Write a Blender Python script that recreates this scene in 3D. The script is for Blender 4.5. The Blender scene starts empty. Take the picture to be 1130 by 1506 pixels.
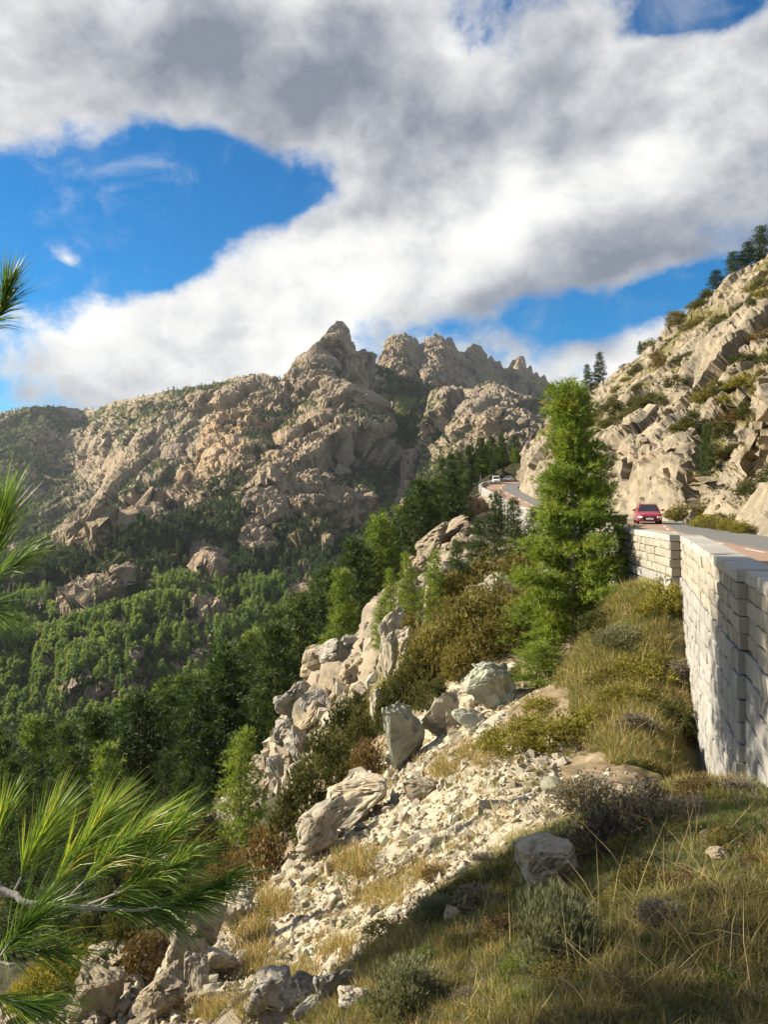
import bpy, bmesh, math
import numpy as np
from mathutils import Vector, Matrix

S = bpy.context.scene
COL = S.collection
R = np.random.default_rng(7)
rad = math.radians
# photo geometry: eye at the origin, x right, y forward, z up; f = 1130 px, horizon at row 740 of a 1130 x 1506 frame
F, U0, VH = 1130.0, 565.0, 740.0

# ---------------------------------------------------------------- camera
cam = bpy.data.cameras.new('camera'); cam_o = bpy.data.objects.new('camera', cam); COL.objects.link(cam_o)
cam.sensor_fit = 'VERTICAL'; cam.sensor_height = 36.0; cam.lens = 36.0 * F / 1506.0
cam.shift_y = (VH - 753.0) / 1506.0
cam.clip_start = 0.05; cam.clip_end = 60000
cam_o.rotation_euler = (rad(90), 0, 0); cam_o.location = (0, 0, 0)
S.camera = cam_o
S.view_settings.view_transform = 'Standard'; S.view_settings.look = 'None'
S.view_settings.gamma = 1; S.view_settings.exposure = 1.28; S.view_settings.use_curve_mapping = False
S.cycles.max_bounces = 6; S.cycles.diffuse_bounces = 2; S.cycles.glossy_bounces = 2
S.cycles.transmission_bounces = 4; S.cycles.transparent_max_bounces = 6; S.cycles.volume_bounces = 0
S.cycles.caustics_reflective = False; S.cycles.caustics_refractive = False
S.cycles.use_denoising = True
S.cycles.use_adaptive_sampling = True; S.cycles.adaptive_threshold = 0.015

# ---------------------------------------------------------------- sun and sky
SUN_AZ, SUN_EL = -80.0, 29.0      # azimuth from the view direction (negative = towards the valley side), elevation
sd = Vector((math.sin(rad(SUN_AZ)) * math.cos(rad(SUN_EL)), math.cos(rad(SUN_AZ)) * math.cos(rad(SUN_EL)), math.sin(rad(SUN_EL))))
sun = bpy.data.lights.new('sun', 'SUN'); sun.energy = 5.0; sun.angle = rad(0.53); sun.color = (1.0, 0.90, 0.72)
sun_o = bpy.data.objects.new('sun', sun); COL.objects.link(sun_o)
sun_o.rotation_euler = sd.to_track_quat('Z', 'Y').to_euler(); sun_o.location = sd * 50

HAZE = 0.000026
W = bpy.data.worlds.new('World'); S.world = W; W.use_nodes = True

class NT:
    """small node-graph writer"""
    def __init__(s, tree): s.t = tree; s.n = tree.nodes; s.l = tree.links
    def new(s, kind, **kw):
        n = s.n.new(kind)
        for k, v in kw.items(): setattr(n, k, v)
        return n
    def set(s, inp, v):
        if hasattr(v, 'is_linked') or isinstance(v, bpy.types.NodeSocket): s.l.new(v, inp)
        elif v is not None:
            if isinstance(v, (tuple, list)) and len(v) == 3 and inp.type == 'RGBA': v = (*v, 1)
            inp.default_value = v
    def m(s, op, a, b=None, c=None, clamp=False):
        n = s.new('ShaderNodeMath', operation=op, use_clamp=clamp); s.set(n.inputs[0], a)
        if b is not None: s.set(n.inputs[1], b)
        if c is not None: s.set(n.inputs[2], c)
        return n.outputs[0]
    def vm(s, op, a, b=None, sc=None):
        n = s.new('ShaderNodeVectorMath', operation=op); s.set(n.inputs[0], a)
        if b is not None: s.set(n.inputs[1], b)
        if sc is not None: s.set(n.inputs['Scale'], sc)
        return n.outputs[1] if op in ('DOT_PRODUCT', 'LENGTH', 'DISTANCE') else n.outputs[0]
    def mix(s, f, a, b, mode='MIX'):
        n = s.new('ShaderNodeMix', data_type='RGBA', blend_type=mode, clamp_factor=True)
        s.set(n.inputs[0], f); s.set(n.inputs[6], a); s.set(n.inputs[7], b); return n.outputs[2]
    def noise(s, vec, scale, detail=4, rough=.55, dist=0.0, out=0):
        n = s.new('ShaderNodeTexNoise'); s.set(n.inputs['Vector'], vec); n.inputs['Scale'].default_value = scale
        n.inputs['Detail'].default_value = detail; n.inputs['Roughness'].default_value = rough; n.inputs['Distortion'].default_value = dist
        return n.outputs[out]
    def voro(s, vec, scale, feature='F1', out='Distance', rnd=1.0):
        n = s.new('ShaderNodeTexVoronoi', feature=feature); s.set(n.inputs['Vector'], vec); n.inputs['Scale'].default_value = scale
        n.inputs['Randomness'].default_value = rnd
        return n.outputs[out]
    def ss(s, x, a, b, lo=0.0, hi=1.0):
        n = s.new('ShaderNodeMapRange', interpolation_type='SMOOTHSTEP'); s.set(n.inputs[0], x)
        n.inputs[1].default_value = a; n.inputs[2].default_value = b; n.inputs[3].default_value = lo; n.inputs[4].default_value = hi
        return n.outputs[0]
    def ramp(s, f, stops):
        n = s.new('ShaderNodeValToRGB'); s.set(n.inputs[0], f); e = n.color_ramp.elements
        while len(e) > 1: e.remove(e[-1])
        e[0].position = stops[0][0]; e[0].color = (*stops[0][1], 1)
        for p, c in stops[1:]: k = e.new(p); k.color = (*c, 1)
        return n.outputs[0]
    def attr(s, name, out='Fac'):
        n = s.new('ShaderNodeAttribute'); n.attribute_name = name; return n.outputs[out]

def build_world():
    g = NT(W.node_tree); g.n.clear()
    out = g.new('ShaderNodeOutputWorld')
    sky = g.new('ShaderNodeTexSky', sky_type='NISHITA', sun_disc=False)
    sky.sun_elevation = rad(SUN_EL); sky.sun_rotation = rad(SUN_AZ); sky.altitude = 1200; sky.air_density = 1.0; sky.dust_density = .3; sky.ozone_density = 2.2
    hs = g.new('ShaderNodeHueSaturation'); g.set(hs.inputs['Color'], sky.outputs[0]); hs.inputs['Saturation'].default_value = 1.8; hs.inputs['Value'].default_value = 1.0
    skyc = hs.outputs[0]
    d = g.new('ShaderNodeTexCoord').outputs['Generated']
    sp = g.new('ShaderNodeSeparateXYZ'); g.set(sp.inputs[0], d)
    az = g.m('ARCTAN2', sp.outputs[0], sp.outputs[1]); el = g.m('ARCSINE', sp.outputs[2])
    def ae(u, v):
        a = math.atan((u - U0) / F); return a, math.atan((VH - v) / F * math.cos(a))
    # warp the placement of the cloud banks a little so that their edges are ragged
    wn = g.noise(d, 3.2, 3, .55, out=1)
    wsp = g.new('ShaderNodeSeparateXYZ'); g.set(wsp.inputs[0], wn)
    azw = g.m('ADD', az, g.m('MULTIPLY', g.m('SUBTRACT', wsp.outputs[0], .5), .16))
    elw = g.m('ADD', el, g.m('MULTIPLY', g.m('SUBTRACT', wsp.outputs[1], .5), .12))
    vec = g.new('ShaderNodeCombineXYZ'); g.set(vec.inputs[0], azw); g.set(vec.inputs[1], elw); vec = vec.outputs[0]
    def total(lst):
        acc = None
        for (u, v, ru, rv, ang, w) in lst:
            a0, e0 = ae(u, v)
            mp = g.new('ShaderNodeMapping', vector_type='TEXTURE'); g.set(mp.inputs[0], vec)
            mp.inputs[1].default_value = (a0, e0, 0); mp.inputs[2].default_value = (0, 0, rad(ang)); mp.inputs[3].default_value = (2.1 * ru / F, 2.1 * rv / F, 1)
            gr = g.new('ShaderNodeTexGradient', gradient_type='QUADRATIC_SPHERE'); g.set(gr.inputs[0], mp.outputs[0])
            acc = g.m('MULTIPLY_ADD', gr.outputs[1], 1.15 * w, acc if acc is not None else 0.0)
        return acc
    # where cloud banks (+) and openings (-) lie
    cov = total([(160, 265, 190, 75, 0, -.62), (340, 250, 140, 50, 5, -.52), (90, 235, 100, 70, 0, -.22), (70, 420, 130, 55, 20, -.62), (215, 400, 60, 50, 0, -.34),
                 (30, 330, 50, 90, 0, -.2), (105, 388, 52, 30, -15, .44), (430, 300, 60, 30, 30, -.25), (640, 40, 130, 40, 0, -.06), (760, 70, 90, 40, 0, -.08), (300, 340, 50, 24, 20, -.2),
                 (1000, 30, 150, 34, 12, -.75), (850, 15, 140, 34, 0, -.2), (760, 100, 60, 50, 0, -.12),
                 (940, 455, 160, 24, 8, -.36), (1030, 440, 60, 26, 0, -.36), (740, 475, 90, 18, 10, -.15),
                 (640, 330, 560, 120, 16, .30), (170, 490, 260, 75, 5, .34), (250, 70, 460, 100, 0, .42), (0, 120, 150, 130, 0, .25), (560, 120, 220, 110, 0, .2), (850, 250, 380, 140, 10, .25), (900, 530, 200, 40, 15, .20), (1080, 180, 200, 160, 0, .2)])
    # where the bellies of the banks are thick and grey (+) or thin and sunlit (-)
    thick = total([(930, 400, 260, 60, 12, .66), (780, 440, 260, 36, 10, .30), (420, 120, 260, 100, -10, .38), (560, 60, 260, 110, 0, .32), (150, 60, 220, 60, 0, .30),
                   (640, 300, 90, 40, 10, .25), (1000, 250, 240, 70, 10, .26), (650, 200, 130, 70, 0, .18), (880, 150, 220, 60, 15, .22), (0, 600, 160, 40, 0, .3), (300, 560, 240, 50, -10, .12), (840, 540, 120, 30, 0, .12),
                   (770, 330, 150, 60, 12, -.36), (720, 310, 330, 60, 14, -.14), (160, 480, 150, 55, 0, -.32), (450, 440, 150, 80, 20, -.22), (920, 245, 50, 26, 0, -.25), (700, 80, 90, 60, 0, -.22), (900, 510, 130, 40, 15, -.10), (20, 150, 130, 120, 0, -.12), (40, 450, 100, 50, 0, -.1)])
    q = g.vm('MULTIPLY', d, (1.0, 1.0, 1.25))
    n1 = g.noise(q, 5.0, 10, .56, .12)
    qs = g.vm('ADD', q, tuple(0.035 * c for c in (sd.x, sd.y, sd.z * 2.2)))
    n2 = g.noise(qs, 5.0, 8, .56, .12)
    n3 = g.noise(q, 12, 9, .62, .15)
    nn = g.m('ADD', g.m('MULTIPLY', g.m('SUBTRACT', n1, .5), 1.45), g.m('MULTIPLY', g.m('SUBTRACT', n3, .5), .75))
    dens = g.m('ADD', g.m('ADD', cov, nn), .56)
    mask = g.m('MULTIPLY', g.m('MAXIMUM', g.ss(dens, .40, .72), g.m('MULTIPLY', g.ss(g.noise(q, 7, 9, .66, .6), .50, .78), .35)), g.ss(sp.outputs[2], -.03, .03))
    relief = g.m('MULTIPLY', g.m('SUBTRACT', n1, n2), 2.0)
    body = g.m('ADD', g.m('ADD', thick, g.m('ADD', g.m('MULTIPLY', g.m('SUBTRACT', n1, .5), .40), g.m('MULTIPLY', g.m('SUBTRACT', n3, .5), .24))), .27)
    shade = g.m('SUBTRACT', body, g.m('MULTIPLY', relief, -1.0), clamp=True)
    cc = g.ramp(shade, [(0, (1.05, 1.03, .99)), (.24, (.86, .86, .855)), (.48, (.62, .635, .66)), (.74, (.40, .425, .475)), (1, (.24, .27, .34))])
    b1 = g.new('ShaderNodeBackground'); g.set(b1.inputs[0], skyc); b1.inputs[1].default_value = SKY_STRENGTH
    b2 = g.new('ShaderNodeBackground'); g.set(b2.inputs[0], cc); b2.inputs[1].default_value = CLOUD_STRENGTH
    mx = g.new('ShaderNodeMixShader'); g.set(mx.inputs[0], mask); g.l.new(b1.outputs[0], mx.inputs[1]); g.l.new(b2.outputs[0], mx.inputs[2])
    g.l.new(mx.outputs[0], out.inputs[0])
SKY_STRENGTH, CLOUD_STRENGTH = 0.060, 0.415
build_world()
W.cycles.sampling_method = 'MANUAL'; W.cycles.sample_map_resolution = 512

# ---------------------------------------------------------------- numeric helpers
def _h(ix, iy, iz, seed):
    h = (ix.astype(np.int64) * 374761393 + iy.astype(np.int64) * 668265263 + iz.astype(np.int64) * 2147483647 + seed * 974634777) & 0xffffffff
    h = ((h ^ (h >> 13)) * 1274126177) & 0xffffffff
    h = ((h ^ (h >> 16)) * 2246822519) & 0xffffffff
    return (h ^ (h >> 15)) & 0xffffffff
def _hf(ix, iy, iz, seed): return _h(ix, iy, iz, seed) / 4294967295.0
def vnoise(P, seed=0):
    i = np.floor(P).astype(np.int64); f = P - i; f = f * f * f * (f * (f * 6 - 15) + 10)
    o = np.zeros(len(P))
    for a in (0, 1):
        for b in (0, 1):
            for c in (0, 1):
                w = (f[:, 0] if a else 1 - f[:, 0]) * (f[:, 1] if b else 1 - f[:, 1]) * (f[:, 2] if c else 1 - f[:, 2])
                o += w * _hf(i[:, 0] + a, i[:, 1] + b, i[:, 2] + c, seed)
    return o * 2 - 1
def fbm(P, octv=4, seed=0, gain=.5):
    o = np.zeros(len(P)); a = 1.0; q = P.copy()
    for k in range(octv): o += a * vnoise(q, seed + k * 17); q = q * 2.03 + 11.3; a *= gain
    return o
def worley(P, seed=0):
    i = np.floor(P).astype(np.int64); f1 = np.full(len(P), 9.0); f2 = np.full(len(P), 9.0); idn = np.zeros(len(P)); D = np.zeros((len(P), 3))
    for a in (-1, 0, 1):
        for b in (-1, 0, 1):
            for c in (-1, 0, 1):
                x, y, z = i[:, 0] + a, i[:, 1] + b, i[:, 2] + c
                h = _h(x, y, z, seed)
                e = np.stack([P[:, 0] - x - (h & 1023) / 1023.0, P[:, 1] - y - ((h >> 10) & 1023) / 1023.0, P[:, 2] - z - ((h >> 20) & 1023) / 1023.0], -1)
                d = (e * e).sum(1); near = d < f1; D[near] = e[near]
                f2 = np.where(near, f1, np.minimum(f2, d)); idn = np.where(near, (h % 997) / 997.0, idn); f1 = np.where(near, d, f1)
    return np.sqrt(f1), np.sqrt(f2), idn, D
class TPS:
    def __init__(s, pts, vals, lam=1e-4):
        s.p = np.asarray(pts, float); n = len(s.p)
        K = s.k(s.p); P = np.c_[np.ones(n), s.p]
        A = np.zeros((n + 3, n + 3)); A[:n, :n] = K + lam * np.eye(n); A[:n, n:] = P; A[n:, :n] = P.T
        s.w = np.linalg.solve(A, np.r_[np.asarray(vals, float), 0, 0, 0])
    def k(s, q):
        d2 = ((q[:, None, :] - s.p[None]) ** 2).sum(-1); return .5 * d2 * np.log(d2 + 1e-12)
    def __call__(s, q):
        q = np.asarray(q, float); o = np.empty(len(q))
        for i in range(0, len(q), 40000):
            b = q[i:i + 40000]; o[i:i + 40000] = s.k(b) @ s.w[:-3] + s.w[-3] + b @ s.w[-2:]
        return o
def sstep(x, a, b):
    t = np.clip((x - a) / (b - a), 0, 1); return t * t * (3 - 2 * t)
def smooth_table(xs, ys, x):
    """piecewise table, monotone cubic (Fritsch-Carlson)"""
    xs = np.asarray(xs, float); ys = np.asarray(ys, float); h = np.diff(xs); dl = np.diff(ys) / h
    m = np.r_[dl[0], np.where(dl[:-1] * dl[1:] > 0, 2 * dl[:-1] * dl[1:] / (dl[:-1] + dl[1:] + 1e-12), 0), dl[-1]]
    x = np.asarray(x, float); xc = np.clip(x, xs[0], xs[-1]); i = np.clip(np.searchsorted(xs, xc) - 1, 0, len(h) - 1); t = (xc - xs[i]) / h[i]
    return ((2 * t**3 - 3 * t**2 + 1) * ys[i] + (t**3 - 2 * t**2 + t) * h[i] * m[i] + (-2 * t**3 + 3 * t**2) * ys[i + 1] + (t**3 - t**2) * h[i] * m[i + 1]
            + np.where(x < xs[0], (x - xs[0]) * dl[0], 0) + np.where(x > xs[-1], (x - xs[-1]) * dl[-1], 0))

def mesh_np(name, V, Fc, smooth=False, mats=None, mat_idx=None):
    """mesh from a vertex array and one (n,k) face array or a list of them"""
    me = bpy.data.meshes.new(name); V = np.asarray(V, np.float32)
    if not isinstance(Fc, list): Fc = [Fc]
    Fc = [np.asarray(f, np.int32) for f in Fc if len(f)]
    loops = np.concatenate([f.ravel() for f in Fc]); sizes = np.concatenate([np.full(len(f), f.shape[1], np.int32) for f in Fc])
    me.vertices.add(len(V)); me.vertices.foreach_set('co', V.ravel())
    me.loops.add(len(loops)); me.loops.foreach_set('vertex_index', loops)
    me.polygons.add(len(sizes)); me.polygons.foreach_set('loop_start', np.r_[0, np.cumsum(sizes)[:-1]].astype(np.int32))
    me.polygons.foreach_set('use_smooth', np.full(len(sizes), bool(smooth)))
    if mat_idx is not None: me.polygons.foreach_set('material_index', np.asarray(mat_idx, np.int32))
    me.update(calc_edges=True)
    for m_ in (mats or []): me.materials.append(m_)
    return me
def put_attr(me, name, vals):
    a = me.attributes.new(name, 'FLOAT', 'POINT'); a.data.foreach_set('value', np.asarray(vals, np.float32))
def link(name, me, parent=None, loc=None, rot=None, scale=None):
    o = bpy.data.objects.new(name, me); COL.objects.link(o)
    if parent is not None: o.parent = parent
    if loc is not None: o.location = loc
    if rot is not None: o.rotation_euler = rot
    if scale is not None: o.scale = (scale,) * 3 if np.isscalar(scale) else scale
    return o
def tag(o, label=None, cat=None, group=None, kind=None):
    for k, v in (('label', label), ('category', cat), ('group', group), ('kind', kind)):
        if v: o[k] = v
    return o
def grid_faces(nr, nc):
    i = np.arange(nr - 1)[:, None] * nc + np.arange(nc - 1)[None]
    return np.stack([i, i + 1, i + nc + 1, i + nc], -1).reshape(-1, 4)
def grid_normals(V, nr, nc):
    G = V.reshape(nr, nc, 3); du = np.gradient(G, axis=1); dv = np.gradient(G, axis=0)
    n = np.cross(du, dv).reshape(-1, 3); return n / (np.linalg.norm(n, axis=1, keepdims=True) + 1e-9)
def proj(P):
    P = np.asarray(P); Y = np.maximum(P[:, 1], .05); return U0 + F * P[:, 0] / Y, VH - F * P[:, 2] / Y
def at(u, v, Y): return np.array([(u - U0) / F * Y, Y, (VH - v) / F * Y])

# ---------------------------------------------------------------- materials
def material(name): m = bpy.data.materials.new(name); m.use_nodes = True; g = NT(m.node_tree); g.n.clear(); return m, g
def finish(g, col, rough=.85, bump=None, strength=.5, dist=.1, transl=0.0, spec=.25, tcol=None):
    out = g.new('ShaderNodeOutputMaterial'); p = g.new('ShaderNodeBsdfPrincipled')
    g.set(p.inputs['Base Color'], col); g.set(p.inputs['Roughness'], rough); p.inputs['Specular IOR Level'].default_value = spec
    if bump is not None:
        b = g.new('ShaderNodeBump'); g.set(b.inputs['Height'], bump); b.inputs['Strength'].default_value = strength; b.inputs['Distance'].default_value = dist
        g.l.new(b.outputs[0], p.inputs['Normal'])
    sh = p.outputs[0]
    if transl:
        t = g.new('ShaderNodeBsdfTranslucent'); g.set(t.inputs[0], tcol if tcol is not None else col)
        mx = g.new('ShaderNodeMixShader'); mx.inputs[0].default_value = transl; g.l.new(sh, mx.inputs[1]); g.l.new(t.outputs[0], mx.inputs[2]); sh = mx.outputs[0]
    g.l.new(sh, out.inputs[0]); return p
def gpos(g): return g.new('ShaderNodeNewGeometry').outputs['Position']
def opos(g): return g.new('ShaderNodeTexCoord').outputs['Object']
def orand(g): return g.new('ShaderNodeObjectInfo').outputs['Random']

def mat_mountain():
    m, g = material('mountain_rock'); p = gpos(g)
    n = g.noise(p, .012, 6, .6); n2 = g.noise(p, .09, 6, .65); n3 = g.noise(g.vm('MULTIPLY', p, (1, 1, .3)), .05, 5, .6, .8)
    rock = g.ramp(n, [(.3, (.27, .225, .175)), (.48, (.39, .31, .22)), (.62, (.50, .385, .26)), (.75, (.35, .295, .235))])
    rock = g.mix(g.ss(n2, .35, .7), g.mix(.35, rock, (.18, .155, .125)), rock)
    rock = g.mix(g.m('MULTIPLY', g.ss(n3, .54, .70), .4), rock, (.15, .14, .125))
    warm = g.attr('warm'); rock = g.mix(g.m('MULTIPLY', warm, .75), rock, (.56, .40, .25))  # sunlight on the cliff faces painted into the rock as a warm tone
    veg = g.attr('veg'); vn = g.noise(p, .16, 5, .7)
    vm_ = g.ss(g.m('ADD', veg, g.m('MULTIPLY', g.m('SUBTRACT', vn, .5), .9)), .42, .60)
    green = g.ramp(g.noise(p, .03, 4, .6), [(.35, (.05, .070, .024)), (.55, (.11, .11, .038)), (.72, (.21, .18, .07))])
    col = g.mix(vm_, rock, green)
    h = g.m('ADD', g.m('MULTIPLY', g.noise(p, .12, 7, .68), 1.0), g.m('MULTIPLY', g.voro(g.vm('MULTIPLY', p, (1, 1, .6)), .11, 'DISTANCE_TO_EDGE'), .5))
    finish(g, col, .95, h, 1.0, 12.0, spec=.1); return m
def rock_color(g, p, sc=1.0, tint='tan'):
    a = {'tan': [(.28, (.13, .115, .088)), (.45, (.22, .185, .135)), (.6, (.30, .25, .18)), (.75, (.19, .17, .135))],
         'pale': [(.28, (.23, .21, .17)), (.45, (.34, .31, .25)), (.62, (.43, .385, .30)), (.78, (.30, .275, .23))],
         'green': [(.28, (.22, .23, .18)), (.45, (.31, .32, .255)), (.62, (.38, .39, .315)), (.78, (.28, .285, .235))],
         'grey': [(.28, (.17, .16, .14)), (.45, (.25, .24, .215)), (.62, (.33, .315, .285)), (.78, (.23, .215, .19))]}[tint]
    n = g.noise(p, .55 * sc, 6, .62); rock = g.ramp(n, a)
    rock = g.mix(g.m('MULTIPLY', g.ss(g.noise(p, 2.4 * sc, 5, .7), .5, .68), .55), rock, (.15, .135, .11))
    rock = g.mix(g.m('MULTIPLY', g.ss(g.noise(p, 1.1 * sc, 4, .6, .6), .56, .7), .45), rock, (.42, .30, .17))
    rock = g.mix(g.m('MULTIPLY', g.ss(g.noise(g.vm('MULTIPLY', p, (1, 1, .45)), .32 * sc, 5, .65), .50, .66), .6), rock, (.12, .11, .095))
    sp = g.noise(p, 60 * sc, 2, .7); rock = g.mix(g.m('MULTIPLY', g.ss(sp, .55, .7), .25), rock, (.10, .10, .095))
    return rock
def rock_bump(g, p, sc=1.0):
    return g.m('ADD', g.m('MULTIPLY', g.noise(p, 2.2 * sc, 8, .68), .8), g.m('MULTIPLY', g.ss(g.voro(g.vm('ADD', p, g.vm('SCALE', g.noise(p, 1.5 * sc, 3, out=1), sc=.7 / sc)), .9 * sc, 'DISTANCE_TO_EDGE'), 0, .09), .35))
def mat_rock(name, tint, sc=1.0, rnd=True, dist=.06):
    m, g = material(name); p = gpos(g)
    col = rock_color(g, p, sc, tint)
    if rnd:
        r = orand(g); col = g.mix(1.0, col, g.ramp(r, [(0, (.72, .70, .68)), (.5, (1, .97, .93)), (1, (1.12, 1.1, 1.04))]), 'MULTIPLY')
    finish(g, col, .9, rock_bump(g, p, sc), .8, dist, spec=.2); return m
def mat_ground():
    m, g = material('slope_ground'); p = gpos(g)
    n = g.noise(p, 1.3, 7, .65); nb = g.noise(p, .22, 4, .6)
    soil = g.ramp(n, [(.3, (.10, .075, .045)), (.5, (.19, .145, .09)), (.68, (.29, .235, .16))])
    scree = g.mix(g.ss(g.noise(p, .5, 4), .56, .70), g.ramp(g.noise(p, 5, 6, .7), [(.3, (.24, .205, .15)), (.5, (.37, .315, .23)), (.7, (.46, .40, .305))]), (.29, .30, .255))
    rk = rock_color(g, p, .8, 'tan')
    gr = g.ramp(g.noise(p, 2.2, 6, .7), [(.3, (.055, .055, .022)), (.5, (.13, .115, .05)), (.7, (.24, .19, .09))])
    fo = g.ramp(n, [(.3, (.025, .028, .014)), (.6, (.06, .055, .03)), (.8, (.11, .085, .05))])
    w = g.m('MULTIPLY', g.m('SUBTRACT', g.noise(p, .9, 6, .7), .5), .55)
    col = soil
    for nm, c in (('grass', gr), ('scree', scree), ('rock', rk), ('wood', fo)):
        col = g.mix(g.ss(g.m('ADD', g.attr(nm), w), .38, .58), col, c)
    h = g.m('ADD', g.m('MULTIPLY', g.noise(p, 3.5, 8, .7), .6), g.m('MULTIPLY', g.voro(p, 4.5), .35))
    finish(g, col, .95, h, .9, .10, spec=.1); return m
M_MOUNT = mat_mountain(); M_GROUND = mat_ground()
M_TAN = mat_rock('tan_granite', 'tan'); M_PALE = mat_rock('pale_granite', 'pale'); M_GREENROCK = mat_rock('greenish_granite', 'green', 1.4); M_GREY = mat_rock('grey_granite', 'grey', 2.0)
M_CLIFF = mat_rock('cliff_granite', 'tan', .6, rnd=False, dist=.2)

# ---------------------------------------------------------------- mountains across the valley (relief surfaces at their real distance)
def rock_disp(V, sc, zs, seed, round_=.30):
    """blocky granite: warped cells, each a tilted facet with rounded shoulders and a joint round it"""
    P = V / sc; P = P + .55 * np.c_[fbm(P * .8, 3, seed + 5), fbm(P * .8, 3, seed + 6), fbm(P * .8, 3, seed + 7)]; P[:, 2] /= zs
    f1, f2, idn, D = worley(P, seed)
    ph = idn * 83.0; tilt = D[:, 0] * np.sin(ph) + D[:, 1] * np.cos(ph * 1.7) + D[:, 2] * np.sin(ph * 2.3 + 1)
    dome = np.sqrt(np.clip(1 - (f1 * .95) ** 2, 0, 1)) - .7
    cr = sstep(f2 - f1, 0.0, .16)
    hh = round_ * dome + 1.0 * (idn - .5) + (1 - round_) * .9 * tilt
    return hh + .28 * (cr - .75), cr, hh
def relief(name, sky, bottom, ctrl, nc, nr, disp, veg_blobs, sun_tint_blobs, bumps, seed, zstretch=1.0, rough_sky=2.0, veg_bias=0.0):
    sky = np.array(sky, float); u = np.linspace(sky[0, 0], sky[-1, 0], nc); top = np.interp(u, sky[:, 0], sky[:, 1])
    top = top + rough_sky * fbm(np.c_[u / 7.0, u * 0 + seed, u * 0], 3, seed)
    tp = TPS(np.array([[c[0] / 400, c[1] / 400] for c in ctrl]), np.log([c[2] for c in ctrl]), 2e-4)
    fr = np.linspace(0, 1, nr); bt = np.interp(u, [b[0] for b in bottom], [b[1] for b in bottom])
    UU = np.repeat(u[None], nr, 0); VV = bt[None] + (top - bt)[None] * fr[:, None]
    q = np.c_[UU.ravel(), VV.ravel()]
    Y = np.exp(tp(q / 400.0))
    for (bu, bv, ru, rv, amt) in bumps:
        r2 = ((q[:, 0] - bu) / ru) ** 2 + ((q[:, 1] - bv) / rv) ** 2; Y -= amt * np.sqrt(np.clip(1 - r2, 0, 1))
    V = np.c_[(q[:, 0] - U0) / F * Y, Y, (VH - q[:, 1]) / F * Y]
    # towards the crest ease the displacement so that the traced skyline stays
    edge = np.clip((q[:, 1] - np.repeat(top[None], nr, 0).ravel()) / 22.0, 0.0, 1.0); e0 = edge
    hsum = np.zeros(len(V)); crack = np.ones(len(V)); slabs = .25 + 1.1 * sstep(fbm(V / 130, 3, seed + 40), -.35, .55)
    for k, (sc, amp) in enumerate(disp):
        N = grid_normals(V, nr, nc)
        dd, cr, hh = rock_disp(V, sc, zstretch, seed + k); edge = np.maximum(e0, [.10, .15, .5, .9, 1][min(k, 4)]) * (1 if k < 2 else slabs)
        V = V + N * (amp * dd * edge)[:, None]; hsum += hh / (k + 1); crack *= .35 + .65 * cr
    N = grid_normals(V, nr, nc)
    if N[:, 1].mean() > 0: N = -N
    veg = .02 + veg_bias + .55 * sstep(N[:, 2], .35, .85) - .20 * hsum - .22 * (crack - .55) + .36 * fbm(V / 190, 4, seed + 9)
    for (bu, bv, ru, rv, w) in veg_blobs:
        veg += w * np.exp(-(((q[:, 0] - bu) / ru) ** 2 + ((q[:, 1] - bv) / rv) ** 2))
    for (bu, bv, ru, rv, amt) in bumps:
        r2 = ((q[:, 0] - bu) / ru) ** 2 + ((q[:, 1] - bv) / rv) ** 2; veg -= 1.2 * (r2 < 1.0) * (1 if amt > 0 else 0)
    warm = np.zeros(len(V))  # amount of painted sunlight per vertex
    for (bu, bv, ru, rv, w) in sun_tint_blobs:
        warm += w * np.exp(-(((q[:, 0] - bu) / ru) ** 2 + ((q[:, 1] - bv) / rv) ** 2))
    # far side behind the crest, so the mountain has a back
    last = V[-nc:]; back = []
    for k in range(1, 7):
        b = last.copy(); b *= (1 + .035 * k); b[:, 2] -= (k ** 1.6) * 26; back.append(b)
    Vb = np.concatenate([V] + back); nrb = nr + len(back)
    me = mesh_np(name, Vb, grid_faces(nrb, nc), False, [M_MOUNT])
    put_attr(me, 'veg', np.r_[veg, np.tile(veg[-nc:], len(back))]); put_attr(me, 'warm', np.r_[warm, np.zeros(nc * len(back))])
    o = link(name, me); return o, V, q, veg, N

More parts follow.
